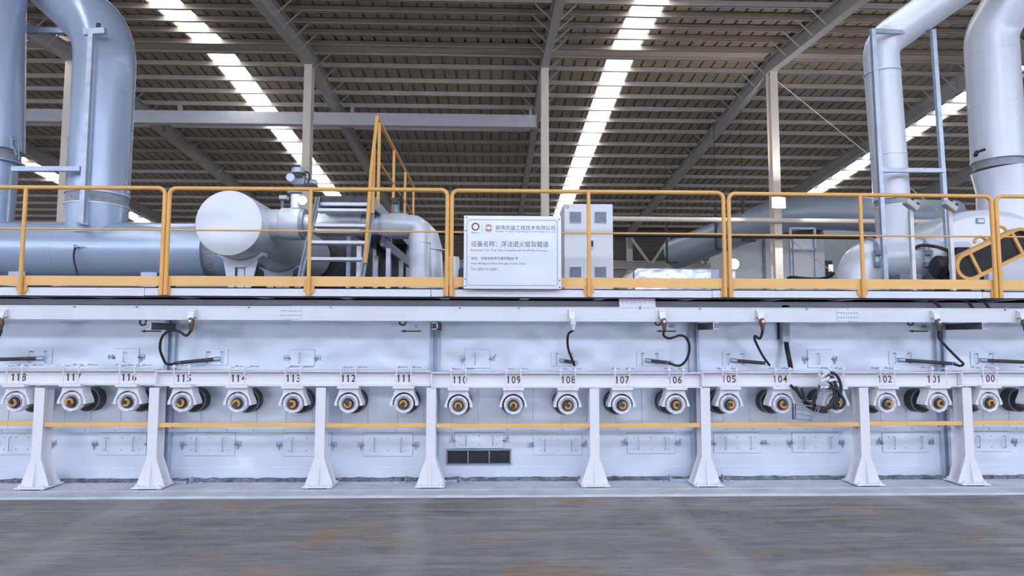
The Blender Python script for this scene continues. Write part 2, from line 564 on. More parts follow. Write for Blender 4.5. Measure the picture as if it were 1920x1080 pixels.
for k, x in enumerate(raft_X):
    root = thing('roof_rafter', (x, Y_RIDGE, Z_RIDGE), raft_lab[k], 'roof beam', 'roof rafters')
    fl = MB(); web = MB()
    for ya, yb in ((Y_FRONT, Y_RIDGE), (Y_RIDGE, Y_BACK - .3)):
        za = z_purl(ya); zb = z_purl(yb)
        h = RAFT_H
        web.add([(x - .01, ya, za - h), (x - .01, yb, zb - h), (x - .01, yb, zb - .015), (x - .01, ya, za - .015), (x + .01, ya, za - h), (x + .01, yb, zb - h), (x + .01, yb, zb - .015), (x + .01, ya, za - .015)],
                [(0, 1, 2, 3), (7, 6, 5, 4), (0, 4, 5, 1), (1, 5, 6, 2), (2, 6, 7, 3), (3, 7, 4, 0)])
        for dz in (-.02, -h):
            fl.beam((x, ya, za + dz), (x, yb, zb + dz), .26, .025)
        # web stiffeners
        for t in (.25, .5, .75):
            yy = ya + (yb - ya) * t
            web.box((x - .11, yy - .01, z_purl(yy) - h), (x + .11, yy + .01, z_purl(yy) - .02))
    web.build('web', RAFT, root); fl.build('flange', RAFT, root)
    for i, Y in enumerate(pur_Y):
        if i in (4, 10) or i > 20 or (i > 11 and i % 2): continue
        z = z_purl(Y)
        for s in (-1, 1):
            b = MB(); b.beam((x + s * .62, Y + .02, z + .02), (x + s * .10, Y + .02, z - RAFT_H + .03), .05, .02)
            b.build('fly_brace', RAFT, root)

# columns under the ridge
col_lab = {-2: 'beige steel column partly behind the big left elbow pipe', -1: 'beige steel column left of the yellow stair handrail, behind the valve motor',
           0: 'beige steel column rising behind the name plate and cabinet', 1: 'beige steel column carrying the bright flood lamp'}
for k, x in list(colX.items()):
    root = thing('steel_column', (x, Y_RIDGE, 0), col_lab[k], 'column', 'columns under the roof ridge')
    m = MB(); zt = Z_RIDGE - RAFT_H - .02
    w = .13
    m.box((x - w, Y_RIDGE - .18, 0), (x + w, Y_RIDGE - .16, zt)); m.box((x - w, Y_RIDGE + .16, 0), (x + w, Y_RIDGE + .18, zt)); m.box((x - .012, Y_RIDGE - .16, 0), (x + .012, Y_RIDGE + .16, zt))
    m.build('shaft', COLM, root)
    c = MB(); c.box((x - .16, Y_RIDGE - .22, zt), (x + .16, Y_RIDGE + .22, zt + .03)); c.build('cap_plate', RAFT, root)
    c = MB(); c.box((x - .25, Y_RIDGE - .3, 0), (x + .25, Y_RIDGE + .3, .03)); c.build('base_plate', COLM, root)

# long tie beam under the rafters on the left
Yt = 25.3
a = P(-30, 213, Yt); b = P(1005, 219, Yt)
root = thing('tie_girder', ((a.x + b.x) / 2, Yt, a.z), 'long grey box girder crossing under the rafters left of the middle column', 'roof beam')
m = MB(); m.box((a.x - 8, Yt, a.z - .27), (b.x, Yt + .3, a.z + .23)); m.build('girder', mat('girder_paint', (.70, .68, .71), .5, var=.05), root, bevel=.02)
m = MB(); m.box((b.x - .02, Yt - .03, a.z - .34), (b.x + .03, Yt + .35, a.z + .28)); m.build('end_plate', RAFT, root)
m = MB()
for px in (335, 660, 995):
    q = P(px, 200, Yt); m.box((q.x - .06, Yt + .05, a.z + .23), (q.x + .06, Yt + .2, z_purl(Yt) - RAFT_H + .1))
m.build('hanger', RAFT, root)
# diagonal rods right of the lamp column
for (p0, p1, lab) in (((1455, 150), (1790, 420), 'thin grey bracing rod slanting down from the lamp column to the right'), ((1470, 440), (1600, 540), 'thin pale bracing rod slanting down behind the lamp column foot')):
    m = MB(); m.tube([P(*p0, Y_RIDGE + .1), P(*p1, Y_RIDGE + 2.5)], .016, 8)
    tag(m.build('bracing_rod', COLM), lab, 'rod', 'bracing rods')

# horizontal tubes along the column row on the right
a = P(1120, 410, Y_RIDGE - .3); b = P(1780, 417, Y_RIDGE - .3)
m = MB(); m.tube([a, b + Vector((2, 0, 0))], .085, 16); o = m.build('service_pipe', COLM); tag(o, 'pale horizontal service pipe crossing in front of the lamp column', 'pipe')
a = P(838, 437, Y_RIDGE - .32); b = P(1780, 447, Y_RIDGE - .32)
m = MB(); m.tube([a + Vector((-1, 0, 0)), b + Vector((2, 0, 0))], .075, 16); o = m.build('service_pipe', BLACK); tag(o, 'black horizontal service pipe crossing in front of the lamp column', 'pipe')

# far columns, beam and bracing at the back wall
Yb_ = Y_BACK - .7
x = raft_X[4]
root = thing('rear_column', (x, Yb_, 0), 'beige column at the back wall under the rafter end, right of the white cabinet', 'column')
m = MB(); m.box((x - .2, Yb_ - .2, 0), (x + .2, Yb_ + .2, z_purl(Yb_) - RAFT_H)); m.build('shaft', COLM, root)
m = MB(); m.prism([(Yb_ - .2, z_purl(Yb_) - RAFT_H - .9), (Yb_ - .2, z_purl(Yb_) - RAFT_H), (Yb_ - 1.2, z_purl(Yb_ - 1.2) - RAFT_H)], 'x', x - .15, x + .15); m.build('haunch', RAFT, root)
z0 = ZY(497, Yb_)
root = thing('crane_girder', (5, Yb_ - .4, z0), 'grey horizontal crane girder along the back wall behind the cabinet', 'beam')
m = MB(); m.box((P(835, 500, Yb_).x, Yb_ - .5, z0 - .22), (P(1345, 500, Yb_).x + 3, Yb_ - .45, z0 + .2)); m.build('web', RAFT, root)
m = MB()
for dz in (-.25, .22): m.box((P(835, 500, Yb_).x, Yb_ - .65, z0 + dz), (P(1345, 500, Yb_).x + 3, Yb_ - .3, z0 + dz + .05))
m.build('flange', COLM, root)
for (p0, p1, lab) in (((1183, 446), (1218, 494), 'left arm of the first bracing vee at the back wall'), ((1258, 440), (1222, 494), 'right arm of the first bracing vee at the back wall'),
                      ((1279, 440), (1318, 494), 'left arm of the second bracing vee at the back wall'), ((1352, 448), (1326, 496), 'right arm of the second bracing vee at the back wall')):
    m = MB(); m.beam(P(*p0, Yb_ - .72), P(*p1, Yb_ - .72), .16, .16); tag(m.build('bracing_strut', COLM), 'pale ' + lab, 'strut', 'vee bracing at the back wall')

# pale enclosure on the right behind the lamp column
Ye = 31
a = P(1372, 520, Ye); b = P(1545, 450, Ye)
root = thing('white_enclosure', ((a.x + b.x) / 2, Ye + 1, 0), 'pale box-shaped enclosure standing behind the lamp column', 'enclosure')
m = MB(); m.box((a.x, Ye, 0), (b.x, Ye + 3, P(1400, 440, Ye).z)); m.build('body', mat('pale_cladding', (.90, .90, .92), .6, var=.03), root)
m = MB()
for px in (1432, 1487):
    q = P(px, 480, Ye); m.box((q.x - .06, Ye - .08, 0), (q.x + .06, Ye, P(1400, 445, Ye).z))
m.build('frame_post', STEEL, root)
# ladder frame beside it
q0 = P(1484, 428, 24); q1 = P(1486, 530, 24); q2 = P(1530, 530, 24)
root = thing('ladder_frame', (q1.x, 24, 0), 'pale sheet panel in a grey steel frame just right of the lamp column', 'panel frame')
m = MB(); m.box((P(1490, 500, 24).x, 24.05, 2.0), (P(1484 + 42, 500, 24).x, 24.08, P(1500, 447, 24).z)); m.build('panel', WHITE, root)
m = MB()
for px in (1483, 1529): m.box((P(px, 480, 24).x - .04, 23.97, 0), (P(px, 480, 24).x + .04, 24.05, q0.z))
for py in (428, 468): m.box((P(1483, 480, 24).x, 23.97, P(1500, py, 24).z - .03), (P(1529, 480, 24).x, 24.03, P(1500, py, 24).z + .03))
m.build('frame', GALV, root)
# dark wall to the right with a window
Yd = 36
root = thing('partition_wall', (P(1640, 500, Yd).x, Yd, 0), 'grey partition wall at the back right with one small window', 'partition')
m = MB(); m.box((P(1546, 500, Yd).x, Yd, 0), (P(1900, 500, Yd).x, Yd + .3, P(1600, 432, Yd).z)); m.build('panel', mat('grey_partition', (.46, .47, .50), .7, var=.1), root)
m = MB(); m.box((P(1546, 500, Yd).x, Yd - .06, P(1558, 520, Yd).z), (P(1560, 500, Yd).x, Yd, P(1558, 489, Yd).z)); m.build('window_frame', DARK, root)
m = MB(); m.box((P(1552.5, 500, Yd).x, Yd - .1, P(1558, 509, Yd).z), (P(1560, 500, Yd).x, Yd - .05, P(1558, 496.5, Yd).z)); m.build('pane', emit('lit_window', (.9, .95, 1), 1.2), root)

# big overhead duct behind the lamp column
pa = [P(1262, 478, 30), P(1330, 452, 28.5), P(1400, 425, 27), P(1480, 402, 26), P(1560, 399, 26), P(1660, 404, 26), P(1790, 408, 26)]
root = thing('overhead_duct', (pa[3].x, pa[3].y, pa[3].z), 'big blue-grey round duct curving behind the lamp column', 'duct')
m = MB(); m.tube(spline(pa, 6), .70, 28); m.build('duct', mat('duct_jacket', (.36, .42, .50), .4, metal=.2, var=.05), root)
for px, py, Yh in ((1250, 455, 29.0), (1342, 428, 27.4), (1393, 411, 26.6)):
    c = P(px, py, Yh); m = MB()
    m.beam(c + Vector((0, 0, -.9)), c + Vector((0, 0, 1.0)), .09, .09); m.beam(c + Vector((0, 0, -.9)), c + Vector((.5, 0, -.9)), .09, .09)
    m.beam(c + Vector((0, 0, 1.0)), Vector((c.x, c.y, z_purl(c.y) + .05)), .014, .014)
    m.build('hanger', DARK, root)

# ================================================================ FURNACE
zl = ZY(806, Y_WALL)                     # ledge between upper and lower cladding
ztop = Z_DECK - .12
posts_px = [(318, 640), (815, 640), (1301, 640), (1764, 640)]
post_x = [P(px, py, Y_WALL - .05).x for px, py in posts_px]
bay = [-8.8] + post_x + [9.8]
froot = thing('annealing_furnace', (0, Y_WALL, 0), 'long silver clad furnace body standing behind the row of rollers', 'furnace')
for i in range(5):
    x0 = bay[i] + (.05 if i else 0); x1 = bay[i + 1] - (.05 if i < 4 else 0)
    m = MB(); m.box((x0, Y_WALL, zl), (x1, Y_WALL + .05, ztop))
    m.build('upper_panel', CLAD, froot)
    m = MB(); m.box((x0, Y_WALL - .02, .05), (x1, Y_WALL + .05, zl - .008)); m.box((x0, Y_WALL - .09, zl - .004), (x1, Y_WALL, zl)); m.box((x0, Y_WALL - .09, zl), (x1, Y_WALL - .084, zl + .035))
    zs = ZY(875, Y_WALL)
    m.box((x0, Y_WALL - .024, zs - .004), (x1, Y_WALL - .02, zs))
    m.build('lower_panel', CLAD, froot)
# the furnace body behind the panels
m = MB(); m.box((-8.8, Y_WALL + .05, .0), (9.8, 12.2, ztop)); m.build('body', STEEL, froot)
for x in post_x:
    m = MB()
    m.box((x - .055, Y_WALL - .05, .02), (x - .015, Y_WALL + .04, ztop)); m.box((x + .03, Y_WALL - .05, .02), (x + .06, Y_WALL + .04, ztop)); m.box((x - .015, Y_WALL - .01, .02), (x + .03, Y_WALL + .04, ztop))
    m.build('buckstay', GALV, froot)
# thin vertical panel seams and rivets between the rollers
roll_px = [28, 133.75, 238.75, 340.75, 445, 548.75, 653, 757, 859.5, 962.5, 1064.5, 1166.25, 1267.5, 1368, 1467, 1567.5, 1663, 1760, 1855]
for px in roll_px:
    for d in (-12, 37):
        x = XY(px + d, Y_WALL, 780)
        if min(abs(x - q) for q in post_x) < .12: continue
        m = MB(); m.box((x - .002, Y_WALL - .003, zl), (x + .002, Y_WALL, ZY(728, Y_WALL))); m.build('seam', GALV, froot)
        m = MB(); m.lathe([(.008, 0), (.008, -.006), (0, -.008)], (x, Y_WALL - .09, zl + .016), seg=8); m.build('rivet', GALV, froot)
# ventilation grille low in the middle
gx0 = P(838, 856, Y_WALL - .02).x; gx1 = P(957, 856, Y_WALL - .02).x; gz0 = ZY(869, Y_WALL - .02, 900); gz1 = ZY(843, Y_WALL - .02, 900)
g = thing('vent_grille', ((gx0 + gx1) / 2, Y_WALL - .02, gz0), 'dark rectangular wire grille in the lower furnace cladding under roller 110', 'grille')
m = MB(); m.box((gx0, Y_WALL - .03, gz0), (gx1, Y_WALL - .021, gz1)); m.build('dark_opening', BLACK, g)
m = MB()
for (a, b) in (((gx0 - .008, gz0 - .008), (gx1 + .008, gz0 + .006)), ((gx0 - .008, gz1 - .006), (gx1 + .008, gz1 + .012)), ((gx0 - .008, gz0), (gx0 + .008, gz1)), ((gx1 - .008, gz0), (gx1 + .008, gz1)),
               ((gx0 + (gx1 - gx0) / 3 - .006, gz0), (gx0 + (gx1 - gx0) / 3 + .006, gz1)), ((gx0 + 2 * (gx1 - gx0) / 3 - .006, gz0), (gx0 + 2 * (gx1 - gx0) / 3 + .006, gz1))):
    m.box((a[0], Y_WALL - .055, a[1]), (b[0], Y_WALL - .02, b[1]))
m.build('frame', STEEL, g)
m = MB()
nx = 40
for i in range(nx): x = gx0 + (gx1 - gx0) * i / nx; m.box((x - .0015, Y_WALL - .04, gz0), (x + .0015, Y_WALL - .037, gz1))
for i in range(8): z = gz0 + (gz1 - gz0) * i / 8; m.box((gx0, Y_WALL - .04, z - .0015), (gx1, Y_WALL - .037, z + .0015))
m.build('wire_mesh', DARK, g)

# ---------------------------------------------------------------- hatches


def latch(mb, c, s, ang):
    """square keeper plate with a lever; c = centre on the wall"""
    w = .026; t = .0035
    for a, b in (((-w, -w), (w, -w + t)), ((-w, w - t), (w, w)), ((-w, -w), (-w + t, w)), ((w - t, -w), (w, w))):
        mb.box((c.x + a[0], c.y - .008, c.z + a[1]), (c.x + b[0], c.y, c.z + b[1]))
    d = Vector((math.sin(ang), 0, -math.cos(ang)))
    mb.beam(c + Vector((0, -.012, .004)), c + Vector((s * .004, -.016, 0)) + d * .058, .010, .008); mb.lathe([(.009, 0), (.009, -.018), (0, -.02)], c, seg=8)
    mb.beam(c + Vector((0, -.015, 0)), c + Vector((-s * .05, -.015, -.004)), .008, .008)
    mb.lathe([(.008, 0), (.008, -.03), (0, -.03)], c + Vector((-s * .035, 0, -.003)), seg=8)


def hatch(px0, px1, py0, py1, lab, latches, handles, screws, group, y=None, tilt=0, front=None):
    Yh = Y_WALL - (.02 if front is None else front)
    cx = (px0 + px1) / 2; cy = (py0 + py1) / 2
    a = P(px0, cy, Yh); b = P(px1, cy, Yh); z0 = P(cx, py1, Yh).z; z1 = P(cx, py0, Yh).z
    root = thing('inspection_hatch', ((a.x + b.x) / 2, Yh, z0), lab, 'hatch', group)
    m = MB(); m.box((a.x, Yh - .012, z0), (b.x, Yh, z1)); m.build('cover_plate', CLAD, root, bevel=.002)
    e = MB(); e.box((a.x - .004, Yh - .004, z0 - .004), (b.x + .004, Yh - .0005, z1 + .004)); e.build('gasket', GALV, root)
    zc = (z0 + z1) / 2
    for (px, s, an) in latches:
        m = MB(); latch(m, Vector((P(px, cy, Yh).x, Yh, zc)), s, an); m.build('latch', STEEL, root)
    for px in handles:
        x = P(px, cy, Yh).x; hh = (z1 - z0) * .30
        m = MB(); m.tube(bent([(x, Yh - .012, zc - hh), (x, Yh - .045, zc - hh), (x, Yh - .045, zc + hh), (x, Yh - .012, zc + hh)], .012, 4), .005, 8); m.build('handle', GALV, root)
    if screws:
        for px in screws:
            for f in (.24, .78):
                m = MB(); m.lathe([(.007, -.010), (.007, -.016), (0, -.018)], (P(px, cy, Yh).x, Yh, z0 + (z1 - z0) * f), seg=8); m.build('screw', STEEL, root)
    return root


GU = 'upper furnace hatches'; GL = 'lower furnace hatches'
for (x0, x1, y0, y1, n, lx, ang) in ((218, 261, 654, 684, 116, (208, 267), (1.2, -.3)), (544, 590, 656, 686, 113, (537, 597), (1.3, -.8)), (872, 918, 655, 690, 110, (866, 924), (.2, 2.6)), (1514, 1560, 656, 689, 103, (1508, 1565), (0.1, -.2))):
    hatch(x0, x1, y0, y1, 'small silver hatch with two latches on the upper furnace wall above roller %s' % n, [(lx[0], -1, ang[0]), (lx[1], 1, ang[1])], [(x0 + x1) / 2 - 4], None, GU, front=0)
low = [(1.5, 62, 810, 852, (-6, 101), (22,), 'behind the leftmost white stand', (.4, -.3)),
       (184, 275, 811, 853, (178, 280), (203, 253), 'under roller 116', (0, 0)),
       (347, 441, 811, 854, (343, 448), (370, 420), 'between rollers 115 and 114', (0, -.2)),
       (530, 621, 812, 855, (523, 627), (549, 600), 'under roller 113 half behind a white stand', (.2, -.2)),
       (682, 774, 812, 855, (676, 781), (703, 753), 'between rollers 112 and 111', (.3, -.2)),
       (853, 944, 811, 840, (847, 950), (874, 924), 'directly above the dark vent grille', (3.0, 3.0)),
       (1000, 1091, 816, 853, (994, 1096), (1021, 1071), 'under rollers 109 and 108', (2.2, 3.0)),
       (1176, 1265, 812, 850, (1170, 1272), (1196, 1246), 'under roller 107 left of roller 106', (2.8, 2.8)),
       (1338, 1426, 811, 849, (1334, 1432), (1359, 1406), 'under roller 105', (1.0, 1.4)),
       (1485, 1572, 811, 848, (1479, 1578), (1505, 1554), 'under rollers 104 and 103', (.2, 0)),
       (1654, 1740, 811, 848, (1648, 1746), (1674, 1724), 'under roller 102', (3.0, 3.0)),
       (1822, 1893, 809, 846, (1816, 1902), (1832, 1880), 'under roller 100 at the right edge', (.2, -.1))]
for (x0, x1, y0, y1, lx, hx, where, ang) in low:
    hatch(x0, x1, y0, y1, 'wide silver hatch on the lower furnace wall %s' % where, [(lx[0], -1, ang[0]), (lx[1], 1, ang[1])], hx, [x0 + (x1 - x0) * t for t in (.13, .5, .87)], GL)

# ---------------------------------------------------------------- roller beam
beam_px = [(-60, 291.5, 692.5, 722), (291.5, 808, 694.5, 724), (808, 1315, 697.5, 727), (1315, 1801, 696.5, 725), (1801, 1990, 695.5, 724)]
beam_lab = ['white roller beam at far left carrying painted numbers 118 to 116', 'white roller beam carrying painted numbers 115 to 111', 'white roller beam in the middle carrying painted numbers 110 to 106',
            'white roller beam carrying painted numbers 105 to 101', 'white roller beam at far right carrying painted number 100']
nums = {i: str(118 - i) for i in range(19)}
num_h = 13
num_ofs = [35, 138, 242, 344.5, 447, 550, 653, 757.5, 862, 963, 1065.3, 1166.3, 1265, 1366.3, 1462.5, 1561, 1659, 1751, 1852]
beams = []
for k, (p0, p1, yt, yb) in enumerate(beam_px):
    x0 = P(p0, 708, Y_LEG).x + .003; x1 = P(p1, 708, Y_LEG).x - .003
    if k == 0: x0 -= 2.5
    if k == 4: x1 += 2.5
    zt = ZY(yt + .5, Y_LEG - .01, (p0 + p1) / 2); zb = ZY(yb, Y_LEG - .01, (p0 + p1) / 2)
    root = thing('roller_beam', ((x0 + x1) / 2, Y_LEG + .06, zb), beam_lab[k], 'beam', 'beams along the roller line')
    m = MB(); m.box((x0, Y_LEG + .055, zb), (x1, Y_LEG + .065, zt)); m.build('web', WHITE, root)
    m = MB(); m.box((x0, Y_LEG - .02, zt - .012), (x1, Y_LEG + .13, zt)); m.build('top_flange', WHITE, root)
    m = MB(); m.box((x0, Y_LEG - .02, zb), (x1, Y_LEG + .13, zb + .012)); m.build('bottom_flange', WHITE, root)
    if k:
        m = MB(); m.box((x0, Y_LEG - .015, zb + .012), (x0 + .012, Y_LEG + .055, zt - .012)); m.build('end_stiffener', WHITE, root)
    m = MB(); n = int((x1 - x0) / .1)
    beams.append((p0, p1, root, zt, zb, Y_LEG + .055))
for i in range(19):
    s = nums[i]
    for (p0, p1, root, zt, zb, yw) in beams:
        if p0 <= num_ofs[i] < p1:
            c = P(num_ofs[i], 708, yw)
            m = MB(); hh = 13.4 * yw / F_PX; cw = 9.6 * yw / F_PX; zc = (zt + zb) / 2 - .002
            for k, ch in enumerate(s):
                gx = c.x + (k - 1) * cw
                if ch == '1':
                    t = hh * .085; zz = zc - hh / 2
                    m.prism([(gx + t, zz), (gx + t, zz + hh), (gx - t * .4, zz + hh), (gx - hh * .24, zz + hh * .80), (gx - hh * .20, zz + hh * .70), (gx - t, zz + hh * .80), (gx - t, zz)], 'y', yw - .0025, yw - .0005)
                else:
                    vs, fs = text_mesh(ch, height=hh, width=cw * .78, center=(gx, yw - .0015, zc), bold=.015)
                    m.add(vs, fs)
            o = m.build('painted_number', NUM, root)
            o['label'] = 'dark stencilled number %s' % s

# ---------------------------------------------------------------- roller bearing units
YB = Y_LEG - .03
u = YB / F_PX
def make_unit(c, lab):
    root = thing('roller_bearing', (c.x, YB, c.z), lab, 'roller bearing', 'roller bearings along the beam')
    X, Z = c.x, c.z
    # saddle bracket with an arch
    arch = []
    R = 21.0 * u
    for k in range(17):
        a = PI + .16 - (PI + .32) * k / 16
        arch.append((X + R * math.cos(a), Z + R * math.sin(a)))
    out = [(X - 16.5 * u, Z + 28 * u), (X - 19 * u, Z + 17 * u), (X - 25.5 * u, Z + 2 * u), (X - 26 * u, Z - 3.5 * u), (X - 20.5 * u, Z - 3.5 * u)]
    out2 = [(X + 20.5 * u, Z - 3.5 * u), (X + 26 * u, Z - 3.5 * u), (X + 25.5 * u, Z + 2 * u), (X + 19 * u, Z + 17 * u), (X + 16.5 * u, Z + 28 * u)]
    # split the arch into quads so the outline stays clean
    inner = [out[-1]] + arch + [out2[0]]
    m = MB()
    n = len(inner)
    outer = []
    full = out[:-1][::-1] + out2[1:][::-1]
    full = [out[3], out[2], out[1], out[0], out2[4], out2[3], out2[2], out2[1]]
    # resample outer to n points
    L = [0]
    for a, b in zip(full, full[1:]): L.append(L[-1] + math.dist(a, b))
    for k in range(n):
        t = L[-1] * k / (n - 1)
        j = max(i for i in range(len(L) - 1) if L[i] <= t + 1e-9)
        f = (t - L[j]) / (L[j + 1] - L[j]); a, b = full[j], full[j + 1]
        outer.append((a[0] + (b[0] - a[0]) * f, a[1] + (b[1] - a[1]) * f))
    vs = []
    for yy in (YB, YB + .15):
        vs += [(p[0], yy, p[1]) for p in inner] + [(p[0], yy, p[1]) for p in outer]
    fs = []
    for k in range(n - 1):
        fs += [(k, k + 1, n + k + 1, n + k), (2 * n + k, 3 * n + k, 3 * n + k + 1, 2 * n + k + 1), (k, 2 * n + k, 2 * n + k + 1, k + 1), (n + k, n + k + 1, 3 * n + k + 1, 3 * n + k)]
    fs += [(0, n, 3 * n, 2 * n), (n - 1, 3 * n - 1, 4 * n - 1, 2 * n - 1)]
    m.add(vs, fs)
    m.build('saddle_bracket', WHITE, root)
    m = MB(); m.box((X - 19.5 * u, YB - .046, Z + 28 * u), (X + 19.5 * u, YB + .16, Z + 33 * u)); m.box((X - 8 * u, YB - .03, Z + 32.9 * u), (X + 8 * u, YB + .02, Z + 33.9 * u))
    m.build('mounting_plate', WHITE, root, bevel=.002)
    for s in (-1, 1):
        m = MB(); x = X + s * 13.5 * u
        zt = Z + 65 * u
        m.tube([(x, YB - .032, Z + 30 * u), (x, YB - .032, zt + .012)], .0062, 8)
        m.box((x - .022, YB - .046, zt - .004), (x + .022, YB + .04, zt + .006))
        m.lathe([(.0, .024), (.013, .024), (.013, .006)], (x, YB - .032, zt), axis='z', seg=6)
        m.build('clamp_bolt', WHITE, root)
        m = MB(); m.beam((x - .01, YB + .13, zt + .005), (x + .09, YB + .14, zt + .007), .014, .008); m.tube([(x + .01, YB + .13, zt), (x + .01, YB + .13, zt + .022)], .006, 6); m.build('clamp_clip', STEEL, root)
    m = MB(); R = 17.6 * u
    m.lathe([(.0, .03), (.048, .03), (.056, .022), (.070, .004), (.078, -.008), (R - .012, -.012), (R - .003, -.008), (R, 0), (R, .07)], (X, YB, Z), seg=40)
    m.build('bearing_ring', WHITE, root)
    m = MB(); m.lathe([(.066, .001), (.058, -.004), (.05, .012), (.046, .03)], (X, YB, Z), seg=32); m.build('shaded_inner_seal', STEEL, root)  # blue-grey ring stands in for the shade inside the bearing
    m = MB()
    m.lathe([(.049, .03), (.047, -.028), (.043, -.034), (.020, -.034), (.018, -.022), (0, -.022)], (X, YB, Z), seg=28)
    sh = m.build('shaft_end', mat('shaft_steel', (.13, .10, .085), .4, metal=.6, var=.25, scale=20) if 'shaft_steel' not in bpy.data.materials else bpy.data.materials['shaft_steel'], root)
    m = MB(); vs = []; fs = []
    K = 18
    for k in range(K + 1):
        a = -.7 + (PI * 1.35) * k / K
        for rr in (.021, .041):
            for yy in (-.0345, -.037):
                vs.append((X + rr * math.cos(a), YB + yy, Z + rr * math.sin(a)))
    for k in range(K):
        a = k * 4
        fs += [(a + 1, a + 3, a + 7, a + 5), (a, a + 1, a + 5, a + 4), (a + 2, a + 6, a + 7, a + 3)]
    m.add(vs, fs); kc = m.build('coupling_key', BRASS, sh)
    kc['label'] = 'brass C-shaped key'
    m = MB()
    for k in range(8):
        a = PI * k / 4 + .3
        m.lathe([(.006, -.010), (.006, -.016), (0, -.016)], (X + .09 * math.cos(a), YB, Z + .09 * math.sin(a)), seg=6)
    m.build('ring_bolt', GALV, root)
    m = MB(); m.lathe([(R * .99, .07), (R * .80, .071), (R * .80, .17), (.07, .19), (.07, .36)], (X, YB, Z), seg=28); m.build('bearing_housing', mat('shaded_housing_paint', (.26, .25, .26), .5) if 'shaded_housing_paint' not in bpy.data.materials else bpy.data.materials['shaded_housing_paint'], root)  # housing colour darkened to put shade into the gap round the ring
    m = MB(); m.lathe([(.068, .27), (.118, .27), (.130, .29), (.134, .40)], (X, YB, Z), seg=32); m.build('wall_sleeve', DARK, root)
    m = MB(); m.lathe([(.120, .268), (.128, .262), (.134, .272)], (X, YB, Z), seg=32); m.build('sleeve_rim', STEEL, root)
    return root


unit0 = None
roll_y = [754.5, 753.5, 754, 755, 756, 757, 757, 757, 760.5, 760, 760, 759.5, 759, 758.5, 758, 757.5, 757, 756, 755.5]
key_rot = [2.2, -.3, 1.6, 2.5, 0.2, 1.3, 2.6, .3, -.1, .1, 2.2, 1.9, -1.5, 1.4, -2.4, 1.2, 1.0, -2.0, -.4]
for i in range(19):
    c = P(roll_px[i], roll_y[i], YB)
    lab = 'white roller bearing with brass key hanging under painted number %s' % nums[i]
    if unit0 is None:
        unit0 = make_unit(c, lab); kids_of(unit0); r = unit0
    else:
        r = copy_tree(unit0, (c.x, YB, c.z), lab, 'roller bearings along the beam')
    for ch in col.objects:
        if ch.parent and ch.parent.parent == r and ch.name.startswith('coupling_key'):
            ch.rotation_euler.y = key_rot[i]
# roller beyond the right edge whose dark sleeve shows in the frame
c = P(1949, 755, YB)
copy_tree(unit0, (c.x, YB, c.z), 'roller bearing cut off by the right edge, only its dark sleeve showing', 'roller bearings along the beam')

# ---------------------------------------------------------------- legs
leg_px = [(75, 66.5), (291.5, 281), (600, 600), (808, 808), (1114.5, 1115), (1321, 1326), (1618, 1626), (1811, 1821)]
leg_lab = ['between rollers 118 and 117', 'between rollers 116 and 115', 'between rollers 113 and 112', 'between rollers 111 and 110', 'between rollers 108 and 107', 'between rollers 106 and 105', 'between rollers 103 and 102', 'between rollers 101 and 100']
leg_x = []


def make_leg(x, lab, zt):
    root = thing('beam_stand', (x, Y_LEG + .075, 0), lab, 'stand', 'stands under the roller beam')
    w = 8.8 * PXM; wb = 25.5 * PXM; zf = ZY(858, Y_LEG); zb = .056; d = .15
    for yy in (Y_LEG, Y_LEG + d):
        m = MB()
        m.prism([(x - w, zt), (x + w, zt), (x + w, zf), (x + wb, zb), (x - wb, zb), (x - w, zf)], 'y', yy - .006, yy + .006)
        m.build('flange', WHITE, root)
    m = MB()
    m.box((x - .005, Y_LEG, zb), (x + .005, Y_LEG + d, zt))
    m.build('web', WHITE, root)
    m = MB(); m.prism([(Y_LEG - .004, zf), (Y_LEG - .055, zb), (Y_LEG - .004, zb)], 'x', x - .006, x + .006); m.prism([(Y_LEG + d + .004, zf), (Y_LEG + d + .06, zb), (Y_LEG + d + .004, zb)], 'x', x - .006, x + .006)
    m.build('gusset', WHITE, root)
    m = MB()
    for s in (-1, 1):
        m.prism([(x + s * .006, zf - .02), (x + s * (wb - .02), zb + .01), (x + s * .006, zb + .01)], 'y', Y_LEG + .06, Y_LEG + .07)
        m.box((x + s * w * .95, Y_LEG + .004, ZY(800, Y_LEG)), (x + s * .006, Y_LEG + d - .004, ZY(800, Y_LEG) + .008))
    m.build('stiffener', WHITE, root)
    m = MB(); hb = .155
    m.box((x - hb, Y_LEG - .085, zb - .014), (x + hb, Y_LEG + d + .08, zb)); m.build('base_plate', WHITE, root, bevel=.002)
    m = MB(); m.box((x - hb * .78, Y_LEG - .06, .021), (x + hb * .78, Y_LEG + d + .06, zb - .014)); m.build('shim', DARK, root)
    for sx in (-1, 1):
        for yy in (Y_LEG - .055, Y_LEG + d + .05):
            m = MB(); bx = x + sx * hb * .72
            m.lathe([(.011, -.04), (.011, 0), (.02, 0), (.02, .018), (.011, .018), (.011, .03), (0, .03)], (bx, yy, zb), axis='z', seg=8)
            m.build('anchor_bolt', WHITE, root)
    return root


leg0 = None
for k, (pt, pb) in enumerate(leg_px):
    x = (P(pt, 740, Y_LEG).x + P(pb, 880, Y_LEG).x) / 2
    leg_x.append(x)
    zt = [b for b in beams if b[0] <= pt + 3][-1][4]
    zt = min(b[4] for b in beams)
    lab = 'white steel stand with flared foot %s' % leg_lab[k]
    if leg0 is None:
        leg0 = make_leg(x, lab, zt); kids_of(leg0)
    else:
        copy_tree(leg0, (x, Y_LEG + .075, 0), lab, 'stands under the roller beam')
